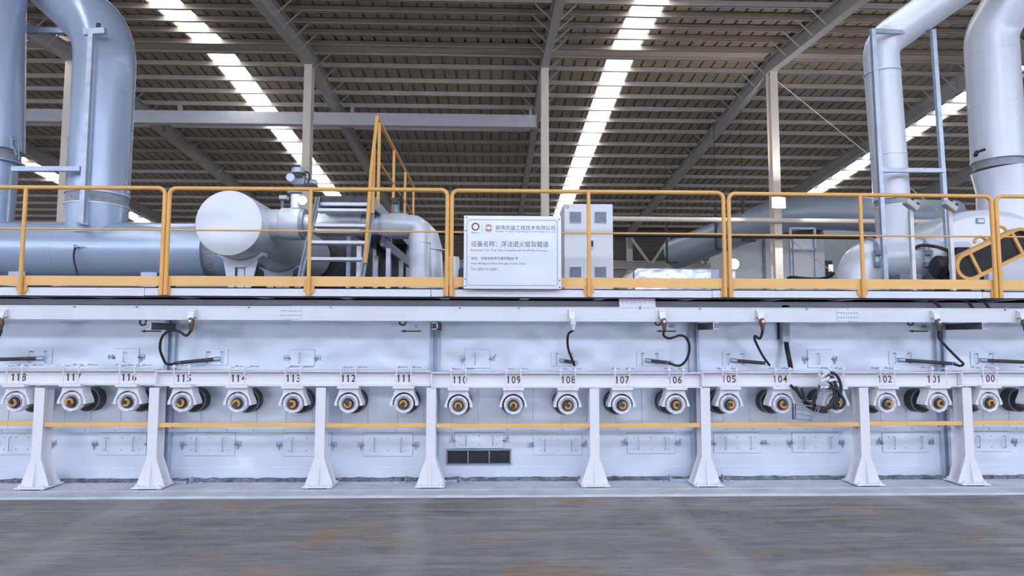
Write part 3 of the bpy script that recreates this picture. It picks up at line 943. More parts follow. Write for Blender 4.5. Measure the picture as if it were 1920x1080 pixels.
# leg beyond the left edge so that the beam does not hang free, and yellow bars
edges_x = [XY(-120, Y_LEG, 797) - 2.2] + leg_x + [XY(2010, Y_LEG, 797) + 2.4]
bar_lab = ['left of the leftmost white stand', 'under rollers 117 and 116', 'under rollers 115 to 113', 'under rollers 112 and 111', 'under rollers 110 to 108', 'under rollers 107 and 106', 'under rollers 105 to 103', 'under rollers 102 and 101', 'under roller 100 at the right edge']
for k in range(9):
    x0 = edges_x[k] + (.052 if k else 0); x1 = edges_x[k + 1] - (.052 if k < 8 else 0)
    zc = ZY(796.5, Y_LEG + .03, 960) if 0 else None
    xm = (x0 + x1) / 2
    # the bar's height follows the photo's slight sag at the middle of the line
    pyv = [793.5, 795.5, 796.5, 797, 797.5, 797, 795.5, 793.5, 792][k]
    pxm = 960 + (xm / 7.13) * F_PX - 37
    zc = P(min(max(pxm, 0), 1920), pyv, Y_LEG + .03).z
    m = MB(); m.box((x0, Y_LEG + .012, zc - .022), (x1, Y_LEG + .05, zc + .022))
    o = m.build('guard_bar', YELL2, None, bevel=.003)
    tag(o, 'pale yellow horizontal guard bar %s' % bar_lab[k], 'bar', 'yellow guard bars between the stands')

# small angle brackets on the kerb
for px, s, lab in ((360, 1, 'right of the second stand'), (760, -1, 'left of the stand under rollers 111 and 110'), (864, 1, 'right of the stand under rollers 111 and 110'), (1255, -1, 'left of the stand between rollers 106 and 105'), (1356, 1, 'right of the stand between rollers 106 and 105')):
    c = P(px, 906, Y_WALL - .16)
    z = .031
    root = thing('floor_clip', (c.x, c.y, z), 'small angle clip on the kerb %s' % lab, 'bracket', 'angle clips on the kerb')
    m = MB(); m.box((c.x - s * .01, c.y - .04, z), (c.x + s * .11, c.y + .04, z + .008)); m.build('foot', GALV, root)
    m = MB(); m.box((c.x - s * .01, c.y - .04, z + .008), (c.x - s * .002, c.y + .04, z + .075)); m.build('upright', GALV, root)
    m = MB(); m.lathe([(.014, 0), (.014, .012), (.007, .012), (.007, .03), (0, .03)], (c.x + s * .06, c.y, z + .008), axis='z', seg=8); m.build('bolt', STEEL, root)
# thin channel lying along the kerb beside some posts
for (a, b, lab) in ((318, 356, 'beside the second stand'), (836, 862, 'beside the stand under rollers 111 and 110'), (1256, 1300, 'left of the stand between rollers 106 and 105')):
    m = MB(); m.box((P(a, 905, Y_WALL - .16).x, Y_WALL - .18, .031), (P(b, 905, Y_WALL - .16).x - .03, Y_WALL - .15, .06))
    tag(m.build('channel_strip', GALV), 'short grey channel on the kerb %s' % lab, 'channel', 'short channels on the kerb')

# ================================================================ CABLE TRUNKING
ty0, ty1 = 575.5, 603.5
segs = [(-60, 545, 'left', (573.5, 599.5)), (545, 1590, 'middle', (576, 603)), (1590, 1990, 'right', (578.5, 604.5))]
trunks = []
for (a, b, w, yy) in segs:
    x0 = P(a, 590, Y_TRAY).x + .002; x1 = P(b, 590, Y_TRAY).x - .002
    if w == 'left': x0 -= 2.5
    if w == 'right': x1 += 2.5
    pxm = min(max((a + b) / 2, 100), 1800)
    z0 = P(pxm, yy[1], Y_TRAY).z; z1 = P(pxm, yy[0], Y_TRAY).z
    root = thing('cable_trunking', ((x0 + x1) / 2, Y_TRAY + .06, z0), 'long pale metal cable trunking under the walkway, %s length' % w, 'cable trunking', 'lengths of cable trunking')
    m = MB(); m.box((x0, Y_TRAY, z0), (x1, Y_TRAY + .13, z1)); m.build('duct', CLAD2, root, bevel=.003)
    m = MB(); m.box((x0, Y_TRAY - .006, z1 - .004), (x1, Y_TRAY + .135, z1 + .004)); m.build('lid', CLAD2, root)
    m = MB()
    for px in (140, 257, 467, 620, 862, 973, 1200, 1313, 1512, 1884):
        if a < px < b:
            q = P(px, 577, Y_TRAY); m.lathe([(.009, -.004), (.009, -.012), (0, -.014)], (q.x, Y_TRAY, z1 - .012), seg=8); m.box((q.x - .006, Y_TRAY - .012, z1), (q.x + .006, Y_TRAY + .02, z1 + .016))
    m.build('lid_screw', STEEL, root)
    trunks.append((root, z0, z1))
for (a, b, k) in ((524, 566, 0), (1569, 1608, 1)):
    root, z0, z1 = trunks[k]
    x0 = P(a, 588, Y_TRAY).x; x1 = P(b, 588, Y_TRAY).x; h = z1 - z0
    root = thing('splice_plate', ((x0 + x1) / 2, Y_TRAY - .003, z0), 'flat splice plate with two rows of bolts over the %s trunking joint' % ('left' if k == 0 else 'right'), 'plate', 'trunking splice plates')
    m = MB(); m.box((x0, Y_TRAY - .007, z0 + h * .08), (x1, Y_TRAY - .0005, z0 + h * .9)); m.build('plate', CLAD2, root)
    m = MB()
    for i in range(8):
        for f in (.35, .68):
            m.lathe([(.006, 0), (.006, -.005), (0, -.006)], (x0 + (x1 - x0) * (.06 + .88 * i / 7), Y_TRAY - .007, z0 + h * f), seg=8)
    m.build('bolt', STEEL, root)
# brackets carrying the trunking
for (px, pb, lab) in ((284, 350, 'above painted number 115, left end'), (820, 800, 'above painted number 111'), (1338, 1312, 'left of the connector above 105'), (1842, 1775, 'at the right near painted number 100')):
    z1 = ZY(604.0, Y_TRAY, px) - .004; c = P(px, 610, Y_TRAY); h = .072
    s = 1
    root = thing('trunking_bracket', (c.x, Y_TRAY + .3, z1 - h), 'channel bracket with painted-in shade under the cable trunking %s' % lab, 'bracket', 'brackets carrying the trunking')
    m = MB(); t = .006; w = .055 * (1 if px > 923 else -1)
    x = c.x
    m.box((x, Y_TRAY - .002, z1 - h), (x - t, Y_WALL, z1)); m.box((x, Y_TRAY - .002, z1 - t), (x + w, Y_WALL, z1)); m.box((x, Y_TRAY - .002, z1 - h), (x + w, Y_WALL, z1 - h + t))
    m.build('channel', mat('shaded_bracket_steel', (.12, .115, .12), .55, var=.2) if 'shaded_bracket_steel' not in bpy.data.materials else bpy.data.materials['shaded_bracket_steel'], root)  # channel coloured dark to hold the shade inside it
    m = MB(); y0 = Y_TRAY - .004
    m.box((x, y0 - .002, z1 - h), (x - t, y0, z1)); m.box((x, y0 - .002, z1 - t), (x + w, y0, z1)); m.box((x, y0 - .002, z1 - h), (x + w, y0, z1 - h + t)); m.build('cut_end', WHITE, root)

# ---------------------------------------------------------------- thermocouples with their cables


def sensor(sock, cable, tube, plate, lab, silver=False):
    zt = ZY(590, Y_TRAY)
    px, py = sock
    root_p = P(px, py, Y_TRAY)
    root = thing('thermocouple', (P(tube[0], 675, Y_WALL).x, Y_WALL, P(tube[0], 675, Y_WALL).z), lab, 'sensor', 'thermocouples above the rollers')
    s = 1
    c = P(px, py, Y_TRAY - .02)
    m = MB(); m.box((c.x - .036, Y_TRAY - .035, c.z - .035), (c.x + .036, Y_TRAY - .001, c.z + .045)); m.build('socket_box', CLAD2, root, bevel=.004)
    m = MB(); m.prism([(Y_TRAY - .035, c.z - .03), (Y_TRAY - .075, c.z - .055), (Y_TRAY - .05, c.z + .02), (Y_TRAY - .035, c.z + .03)], 'x', c.x - .03, c.x + .03); m.build('socket_hood', CLAD2, root)
    yv = Y_TRAY - .058
    m = MB()
    a = Vector((c.x + .004, yv, c.z - .045)); b = a + Vector((.008, -.004, -.075)); e = b + Vector((.0, .002, -.055))
    m.tube([a, a.lerp(b, .5), b], [.024, .032, .030], 14); m.tube([b, e], [.024, .017], 12)
    m.build('plug', CLAD2 if silver else BROWN, root)
    m = MB(); q = a.lerp(b, .45); m.box((q.x - .012, q.y - .04, q.z - .012), (q.x + .012, q.y - .01, q.z + .012)); m.build('plug_latch', WHITE, root)
    n = len(cable)
    pts = [e]
    for i, (x, y) in enumerate(cable):
        t = (i + 1) / n
        pts.append(P(x, y, yv + (Y_WALL - .16 - yv) * t))
    m = MB(); m.tube(spline(pts, 8), .0135, 10); m.build('cable', BLACK, root)
    (ax, ay), (bx, by) = (tube[0], tube[2]), (tube[1], tube[3])
    A = P(ax, ay, Y_WALL - .03); B = P(bx, by, Y_WALL - .15)
    m = MB(); m.tube([A, B], .020, 12); m.build('probe_tube', DARK, root)
    m = MB(); m.tube([A - (B - A).normalized() * .03, A + (B - A).normalized() * .035], .026, 12); m.build('gland', GALV, root)
    m = MB(); m.tube([B + Vector((.034 * math.cos(t), -.012, .022 * math.sin(t))) for t in [2 * PI * k / 20 for k in range(21)]], .004, 6); m.build('tie_loop', STEEL, root)
    (x0, x1, y0, y1) = plate
    p0 = P(x0, y1, Y_WALL); p1 = P(x1, y0, Y_WALL)
    m = MB(); m.box((p0.x, Y_WALL - .01, p0.z), (p1.x, Y_WALL - .0005, p1.z)); m.build('mounting_plate', CLAD, root)
    m = MB(); m.box((p0.x - .003, Y_WALL - .004, p0.z - .003), (p1.x + .003, Y_WALL - .0004, p1.z + .003)); m.build('plate_edge', GALV, root)
    for f in (.2, .8):
        x = p0.x + (p1.x - p0.x) * f
        h = (p1.z - p0.z)
        m = MB(); m.tube(bent([(x, Y_WALL - .01, p0.z + h * .12), (x, Y_WALL - .04, p0.z + h * .12), (x, Y_WALL - .04, p0.z + h * .85), (x, Y_WALL - .01, p0.z + h * .85)], .012, 4), .005, 8); m.build('handle', GALV, root)
        m = MB(); m.box((x - .01, Y_WALL - .018, p0.z + h * .80), (x + .03 * (1 if f < .5 else -1), Y_WALL - .010, p0.z + h * .86)); m.build('clip', STEEL, root)
    return root


sensor((6, 588), [(2, 622), (-12, 650), (-30, 676), (-20, 680)], (76, -6, 672, 674), (48, 99, 654, 682), 'black probe with its cable at the left edge above painted number 118')
sensor((361, 588), [(349, 629), (335, 621), (318, 620), (304, 632), (300, 652), (305, 670), (312, 682), (322, 683), (330, 681)], (407, 332, 673, 680.5), (380, 428, 655, 684), 'black probe with looping cable above painted numbers 115 and 114')
sensor((1072, 588), [(1066, 626), (1064, 640), (1066, 656), (1071, 670), (1077, 685)], (1055, 1077, 676, 680), (1033, 1083, 658, 686), 'short black probe whose cable hangs from a silver plug above 108', True)
sensor((1241, 589), [(1244, 628), (1252, 634), (1262, 633), (1274, 629), (1285, 632), (1292, 645), (1292, 660), (1286, 676), (1276, 685), (1266, 685), (1256, 681)], (1216, 1256, 676, 680.5), (1194, 1242, 658, 686), 'black probe with a cable looping right across the furnace seam above 106')
sensor((1424, 589), [(1428, 628), (1424, 635), (1416, 630), (1415, 636), (1422, 652), (1432, 670), (1443, 685)], (1376, 1435, 676, 681), (1355, 1402, 659, 686), 'black probe with a slanting cable above painted numbers 105 and 104')
sensor((1752, 590), [(1760, 632), (1768, 643), (1782, 658), (1798, 674), (1806, 682), (1800, 686), (1790, 683)], (1690, 1790, 675, 682), (1667, 1713, 658, 684), 'long black probe with a slanting cable above painted numbers 102 and 101')
sensor((1913, 590), [(1925, 632), (1945, 650), (1960, 676), (1950, 682)], (1843, 1945, 675.5, 680), (1820, 1867, 659, 685), 'long black probe at the right edge above painted number 100')

# grey conduit with a black corrugated hose
c0 = P(1466, 605, Y_WALL - .1); c1 = P(1480, 641, Y_WALL - .1)
root = thing('conduit_drop', ((c0.x + c1.x) / 2, Y_WALL - .08, c1.z), 'grey conduit with a black corrugated hose hanging over painted number 104', 'conduit')
m = MB(); m.box((c0.x, Y_WALL - .12, c1.z), (c1.x, Y_WALL - .03, Z_DECK - .14)); m.build('conduit', GALV, root)
m = MB(); m.box((P(1458, 600, Y_WALL - .02).x, Y_WALL - .03, P(1460, 636, Y_WALL).z), (c0.x + .03, Y_WALL - .001, P(1460, 605, Y_WALL).z)); m.build('backing_strip', DARK, root)
hp = [P(1474, 641, Y_WALL - .08), P(1476, 655, Y_WALL - .1), P(1480, 675, Y_WALL - .15), P(1483, 691, Y_WALL - .18)]
pth = []
for k in range(41):
    t = k / 40 * 3; i = min(int(t), 2); pth.append(hp[i].lerp(hp[i + 1], t - i))
m = MB(); m.tube(pth, [.024 + (.004 if k % 2 else 0) for k in range(41)], 12); m.build('hose', BLACK, root)
m = MB(); m.tube([hp[-1], hp[-1] + (hp[-1] - hp[-2]).normalized() * .03], .02, 10); m.build('ferrule', GALV, root)

# cable bundle hanging at number 103
Yc = Y_LEG - .12
root = thing('cable_bundle', P(1548, 697, Yc), 'tangle of black cables with bright fittings hanging over painted number 103', 'cable bundle')
loops = [[(1550, 697), (1568, 703), (1577, 725), (1572, 748), (1555, 765), (1530, 768), (1510, 755), (1495, 735), (1482, 722)],
         [(1545, 700), (1562, 712), (1570, 735), (1562, 757), (1540, 770), (1515, 762), (1503, 745), (1492, 725)],
         [(1552, 712), (1563, 727), (1563, 748), (1550, 764), (1530, 766), (1512, 750), (1503, 728)],
         [(1548, 727), (1565, 728), (1578, 742), (1583, 755), (1576, 765), (1562, 757)],
         [(1536, 722), (1530, 745), (1524, 758), (1512, 752), (1500, 738)]]
for k, lp in enumerate(loops):
    pts = [P(x, y, Yc - .01 * k + .06 * (abs(i - len(lp) / 2) / len(lp))) for i, (x, y) in enumerate(lp)]
    m = MB(); m.tube(spline(pts, 6), (.016 if k < 4 else .009), 10); m.build('cable', BLACK, root)
random.seed(5)
for k in range(12):
    x = 1536 + random.random() * 24; y = 694 + random.random() * 22
    a = P(x, y, Yc - .03 - random.random() * .03); d = Vector((random.uniform(-1, 1), random.uniform(-.5, .2), random.uniform(-1, 1))).normalized() * .03
    m = MB(); m.tube([a - d, a - d * .2, a + d * .2, a + d], [.011, .016, .016, .012], 8); m.build('fitting', CLAD2, root)
for k in range(3):
    a = P(1538 + 5 * k, 727, Yc - .04); m = MB(); m.tube([a, a + Vector((.03, 0, .01))], .012, 8); m.build('fitting', CLAD2, root)
for k, (x0, x1) in enumerate(((1534, 1528), (1540, 1524), (1546, 1530))):
    pts = [P(x0, 720, Yc - .05), P((x0 + x1) / 2 + 2, 745, Yc - .06), P(x1 + 6, 768, Yc - .07), P(x1 - 8, 788, Yc - .07)]
    m = MB(); m.tube(spline(pts, 6), .0035, 6); m.build('thin_wire', STEEL, root)
# rake of rods beside it
root = thing('probe_rack', P(1488, 765, Yc), 'small rack of thin steel rods dangling left of the cable bundle', 'rack')
m = MB()
for px in (1486.5, 1491): m.tube([P(px, 757, Yc), P(px + .5, 786, Yc)], .006 if px > 1487 else .009, 8)
m.build('holder', DARK, root)
for k in range(5):
    a = P(1488, 748 + 9 * k, Yc); b = P(1517, 752 + 9 * k, Yc - .03)
    m = MB(); m.tube([a, b], .0055, 8); m.tube([b, b + (b - a).normalized() * .03], .009, 8); m.build('rod', STEEL, root)

# ---------------------------------------------------------------- zone stickers on the furnace
for (px, txt, lab) in ((283, None, 'above painted number 116'), (770, 'C', 'above painted number 111'), (1249, 'B区', 'above painted number 106'), (1722, 'B区', 'above painted number 101')):
    yy = Y_WALL - .003
    root = thing('zone_sticker', P(px, 615, yy), 'small zone sticker with a brown arrow pointing left, %s' % lab, 'sticker', 'zone stickers on the furnace')
    c = P(px, 621, yy)
    m = MB(); w = .115; 
    m.prism([(c.x - w, c.z), (c.x - w * .55, c.z + .016), (c.x - w * .55, c.z + .007), (c.x + w, c.z + .007), (c.x + w, c.z - .007), (c.x - w * .55, c.z - .007), (c.x - w * .55, c.z - .016)], 'y', yy - .002, yy)
    m.build('arrow', BROWN, root)
    c = P(px - 15, 604, yy)
    m = MB(); pts = []
    K = 24
    vs = []; fs = []
    for k in range(K):
        a = 2 * PI * k / K
        for r in (.026, .044): vs.append((c.x + r * math.cos(a), yy - .002, c.z + r * math.sin(a)))
    for k in range(K): a = 2 * k; b = 2 * ((k + 1) % K); fs.append((a, a + 1, b + 1, b))
    m.add(vs, fs); m.build('ring_logo', BROWN, root)
    if txt:
        c = P(px + 11, 611.5, yy); vs, fs = text_mesh(txt, height=.035, center=(c.x, yy - .002, c.z)); m = MB(); m.add(vs, fs); m.build('lettering', INK, root)

# ================================================================ WALKWAY
wx0, wx1 = -9.0, 10.0
zf0 = ZY(558.5, Y_DECK); zf1 = Z_DECK
fas_px = [-80, 271, 808, 1335, 1842, 2000]
fas_y = [(537, 556), (539.5, 557), (542, 559), (544, 560.5), (546, 561)]
fas_lab = ['left of the double post above roller 115', 'under the drum and stair', 'under the name plate', 'under the flood lamp', 'at the right edge']
for k in range(5):
    x0 = P(fas_px[k], 548, Y_DECK).x + .003; x1 = P(fas_px[k + 1], 548, Y_DECK).x - .003
    if k == 0: x0 -= 2.5
    if k == 4: x1 += 2.5
    m = MB(); pm = min(max((fas_px[k] + fas_px[k + 1]) / 2, 60), 1880)
    za = P(pm, fas_y[k][1], Y_DECK).z; zb = P(pm, fas_y[k][0], Y_DECK).z
    m.box((x0, Y_DECK, za), (x1, Y_DECK + .012, zb)); m.box((x0, Y_DECK, za), (x1, Y_DECK + .08, za + .01)); m.box((x0, Y_DECK, zb - .01), (x1, Y_DECK + .08, zb))
    tag(m.build('walkway_fascia', CLAD2), 'pale steel edge channel of the walkway %s' % fas_lab[k], 'edge channel', 'edge channels of the walkway')
ZD = zf1 - .012
m = MB(); m.box((wx0, Y_DECK + .02, ZD - .03), (wx1, 13.5, ZD)); o = m.build('walkway_deck', mat('deck_plate', (.11, .115, .13), .6, var=.2, scale=4)); tag(o, 'grey steel walkway deck on top of the furnace', 'walkway')
# joists under the deck
for k, px in enumerate((30, 165, 330, 480, 640, 830, 985, 1130, 1300, 1465, 1600, 1770, 1900)):
    x = P(px, 566, Y_DECK + .1).x
    m = MB(); m.box((x - .02, Y_DECK + .09, zf0 + .012), (x + .02, Y_WALL + .0, ZD - .03)); m.box((x - .05, Y_DECK + .09, zf0 + .005), (x + .05, Y_WALL, zf0 + .013))
    tag(m.build('deck_joist', GALV), 'grey joist under the walkway, %s one from the left' % ORD[k], 'joist', 'joists under the walkway')
m = MB(); z = ZY(569, Y_WALL - .12); m.box((wx0, Y_WALL - .12, z - .035), (wx1, Y_WALL - .11, z + .035)); m.box((wx0, Y_WALL - .12, z - .035), (wx1, Y_WALL - .06, z - .03)); m.box((wx0, Y_WALL - .12, z + .03), (wx1, Y_WALL - .06, z + .035))
tag(m.build('support_channel', CLAD2), 'long blue-grey channel running in the gap under the walkway', 'channel')
# corrugated sheet piece and drooping cables in the gap
a = P(1162, 561, Y_DECK + .06); b = P(1230, 577, Y_DECK + .06)
m = MB(); n = 32; pts = []
for i in range(n + 1):
    x = a.x + (b.x - a.x) * i / n; pts.append((x, Y_DECK + .06 + (.012 if (i // 2) % 2 else 0)))
vs = [(p[0] - .01, p[1], a.z + .02) for p in pts] + [(p[0], p[1], b.z - .02) for p in pts] + [(p[0] - .01, p[1] + .003, a.z + .02) for p in pts] + [(p[0], p[1] + .003, b.z - .02) for p in pts]
N = n + 1
m.add(vs, [(i, i + 1, N + i + 1, N + i) for i in range(n)] + [(2 * N + i, 3 * N + i, 3 * N + i + 1, 2 * N + i + 1) for i in range(n)])
tag(m.build('corrugated_sheet', CLAD2), 'small corrugated metal sheet hanging in the gap under the cabinet', 'sheet')
for k, (p0, p1, p2) in enumerate((((1738, 560), (1752, 566), (1764, 578)), ((1800, 560), (1815, 566), (1824, 578)), ((1830, 560), (1845, 566), (1855, 578)))):
    m = MB(); m.tube(spline([P(*p0, Y_DECK + .1), P(*p1, Y_DECK + .09), P(*p2, Y_DECK + .11)], 6), .016, 10)
    tag(m.build('loose_cable', BLACK), 'black cable drooping under the walkway at the right, %s of three' % ORD[k], 'cable', 'cables drooping under the walkway')

# ---------------------------------------------------------------- yellow guard railings
YR = Y_RAIL
rail_segs = [(-120, 310.5, 352, 352.5, [(49.5, 36.5)], (-140, 301), 'at the left edge in front of the thick pipe'),
             (320.5, 843, 353, 356, [(588, 573)], (308, 833.5), 'in front of the round drum and the stair'),
             (850, 1357, 357, 361.5, [(1104, 1104)], (843.5, 1359), 'behind the name plate and in front of the cabinet'),
             (1367, 1859.5, 363, 368, [(1612.5, 1619)], (1369, 1866), 'in front of the lamp column and the slim pipe'),
             (1868.5, 2100, 368, 371, [], (1875, 2110), 'at the right edge beside the belt guard')]
RT_ = .0215
for (tx0, tx1, ty0_, ty1_, mids, bots, lab) in rail_segs:
    A = P(tx0, ty0_, YR); B = P(tx1, ty1_, YR)
    Ab = P(bots[0], 549, YR); Bb = P(bots[1], 552, YR)
    xa = (A.x + Ab.x) / 2; xb = (B.x + Bb.x) / 2
    if tx0 < 0: xa -= 1.8
    if tx1 > 2000: xb += 1.8
    zt = (A.z + B.z) / 2
    dz = (B.z - A.z) / 2
    zbot = zf0 + .02
    root = thing('guard_railing', ((xa + xb) / 2, YR, zbot), 'yellow tubular guard railing %s' % lab, 'railing', 'yellow guard railings on the walkway')
    m = MB(); m.tube(bent([(xa, YR, zbot + .6), (xa, YR, zt - dz), (xb, YR, zt + dz), (xb, YR, zbot + .6)], .07, 6), RT_, 14); m.build('top_rail', YEL, root)
    pm = min(max((tx0 + tx1) / 2, 80), 1880)
    zm = [P(150, 429.5, YR).z, P(580, 433, YR).z, P(1100, 437, YR).z, P(1612, 442, YR).z, P(1890, 444, YR).z][rail_segs.index((tx0, tx1, ty0_, ty1_, mids, bots, lab))]
    m = MB(); m.tube([(xa, YR, zm), (xb, YR, zm)], .0095, 10); m.build('mid_rail', YEL, root)
    k = rail_segs.index((tx0, tx1, ty0_, ty1_, mids, bots, lab))
    tb = [(517, 535), (518.5, 537), (521, 539), (523.5, 541.5), (525, 543)][k]
    m = MB(); z0 = P(pm, tb[1], YR + .03).z; z1 = P(pm, tb[0], YR + .03).z
    m.box((xa, YR + .024, z0), (xb, YR + .03, z1)); m.build('toe_board', YELL2, root)
    for x in (xa, xb):
        m = MB(); m.tube([(x, YR, zbot - .005), (x, YR, zbot + .6)], RT_, 14); m.build('post', YEL, root)
    for (pt, pb) in mids:
        x = (P(pt, 360, YR).x + P(pb, 548, YR).x) / 2
        m = MB(); m.tube([(x, YR, zbot - .005), (x, YR, zt - .01)], RT_ * .95, 14); m.build('post', YEL, root)
        m = MB(); m.box((x - .055, YR + .018, zbot + .03), (x + .055, YR + .03, zbot + .11)); m.prism([(x - .05, zbot + .06), (x + .05, zbot + .06), (x + .03, zbot), (x - .03, zbot)], 'y', YR + .016, YR + .034); m.build('foot_bracket', YEL, root)
    for x in (xa, xb):
        m = MB(); m.box((x - .035, YR + .016, zbot), (x + .035, YR + .034, zbot + .10)); m.build('foot_bracket', YEL, root)

# ================================================================ NAME PLATE
YS = 6.80
q00 = P(869.5, 541, YS); q11 = P(1052, 405, YS); ql = P(869.5, 404, YS); qr = P(1053, 543, YS)
sx0 = (q00.x + ql.x) / 2; sx1 = (q11.x + qr.x) / 2; sz0 = (q00.z + qr.z) / 2; sz1 = (q11.z + ql.z) / 2
root = thing('name_plate', ((sx0 + sx1) / 2, YS, sz0), 'large silver name plate with Chinese lettering fixed to the yellow railing', 'sign')
m = MB(); m.box((sx0, YS, sz0), (sx1, YS + .012, sz1)); m.build('plate', SIGNM, root, bevel=.004)
SW = sx1 - sx0; SH = sz1 - sz0


def sp(u_, v_):        # u,v in the plate's own 0..1 frame measured from top left
    return Vector((sx0 + SW * u_, YS - .0012, sz1 - SH * v_))


# border line with rounded corners
pts = []
bx0, bx1, bz0, bz1 = sx0 + SW * .030, sx1 - SW * .038, sz0 + SH * .045, sz1 - SH * .055
r = .03
for (cx, cz, a0) in ((bx1 - r, bz1 - r, 0), (bx0 + r, bz1 - r, PI / 2), (bx0 + r, bz0 + r, PI), (bx1 - r, bz0 + r, 3 * PI / 2)):
    for k in range(7): a = a0 + PI / 2 * k / 6; pts.append((cx, cz, math.cos(a), math.sin(a)))
vs = []; fs = []
for (cx, cz, ca, sa) in pts:
    vs.append((cx + r * ca, YS - .0012, cz + r * sa)); vs.append((cx + (r - .006) * ca, YS - .0012, cz + (r - .006) * sa))
n = len(pts)
for k in range(n): j = (k + 1) % n; fs.append((2 * k, 2 * k + 1, 2 * j + 1, 2 * j))
m = MB(); m.add(vs, fs); m.build('border_line', mat('etched_line', (.16, .22, .33), .5), root)


def lines(items, name, mt):
    m = MB()
    for (txt, u0, u1, v, hv) in items:
        c = sp((u0 + u1) / 2, v)
        vs, fs = text_mesh(txt, height=SH * hv, width=SW * (u1 - u0), center=c)
        m.add(vs, fs)
    return m.build(name, mt, root)


def sv(px, py):        # plate coordinates of a crop pixel (crop 1463x1080 of the photo, plate corners 62..1355, 50..1040)
    return ((px - 62) / (1355 - 62), (py - 52) / (1038 - 52))


def L(txt, x0, x1, y0, y1):
    u0, v0 = sv(x0, y0); u1, v1 = sv(x1, y1)
    return (txt, u0, u1, (v0 + v1) / 2, abs(v1 - v0))


lines([L('蚌埠凯盛工程技术有限公司', 480, 1272, 182, 245)], 'company_lettering', INK)
lines([L('设备名称：浮法退火窑及辊道', 160, 1182, 396, 474)], 'title_lettering', INK)
lines([L('地址：安徽省蚌埠市嘉和路481号', 160, 780, 608, 650)], 'address_lettering', INK)
SOFT = mat('soft_ink', (.10, .13, .20), .6)
lines([L('Bengbu Triumph Engineering & Technology Co., Ltd', 480, 1268, 252, 282), L('Equipment Title: Float Glass Annealing Lehr And Roller Conveyor', 155, 1178, 505, 540),
       L('Add: 481#JiaHe Road BengBu AnHui China', 158, 888, 684, 720), L('Tel: 0552-4126821', 155, 512, 756, 790), L('凯盛设计', 162, 272, 276, 296)], 'small_lettering', SOFT)
# octagonal ring logo
c = sp(*sv(215, 204)); m = MB(); vs = []; fs = []
K = 16
rk = SW * .043
for k in range(K):
    a = 2 * PI * (k + .5) / K
    ro = rk * (1.0 if k % 2 else .96); ri = rk * (.66 if k % 2 else .60)
    vs += [(c.x + ro * math.cos(a), c.y, c.z + ro * math.sin(a)), (c.x + ri * math.cos(a), c.y, c.z + ri * math.sin(a))]
for k in range(K): j = (k + 1) % K; fs.append((2 * k, 2 * k + 1, 2 * j + 1, 2 * j))
m.add(vs, fs); m.build('ring_logo', mat('logo_brown', (.22, .11, .045), .5), root)
# round logo: split disc with two orange arcs
c = sp(*sv(390, 222)); m = MB(); m2 = MB(); rk = SW * .042


def arc(mb, r0, r1, a0, a1, K=16):
    vs = []; fs = []
    for k in range(K + 1):
        a = a0 + (a1 - a0) * k / K
        vs += [(c.x + r0 * math.cos(a), c.y, c.z + r0 * math.sin(a)), (c.x + r1 * math.cos(a), c.y, c.z + r1 * math.sin(a))]
    for k in range(K): fs.append((2 * k, 2 * k + 1, 2 * k + 3, 2 * k + 2))
    mb.add(vs, fs)


arc(m, rk * .93, rk, .35, PI - .35); arc(m, rk * .93, rk, PI + .35, 2 * PI - .35)
arc(m, rk * .80, rk * .86, .5, PI - .5); arc(m, rk * .80, rk * .86, PI + .35, 2 * PI - .35)
arc(m2, rk * .45, rk * .70, .35, PI - .35); arc(m2, rk * .40, rk * .72, PI + .15, 2 * PI - .15)
m.build('round_logo_outline', INK, root); m2.build('round_logo_arcs', ORANGE, root)
m = MB(); a = sp(*sv(303, 165)); b = sp(*sv(305, 292)); m.add([(a.x, a.y, a.z), (b.x + .001, a.y, a.z), (b.x + .001, a.y, b.z), (a.x, a.y, b.z)], [(0, 1, 2, 3)]); m.build('divider_line', SOFT, root)
for k, (px, py) in enumerate(((98, 84), (1325, 98), (84, 258), (84, 905), (1330, 920), (88, 1000), (1328, 1010))):
    c = sp(*sv(px, py)); m = MB(); m.lathe([(.007, 0), (.007, -.004), (0, -.005)], (c.x, YS, c.z), seg=10); m.build('screw', DARK, root)

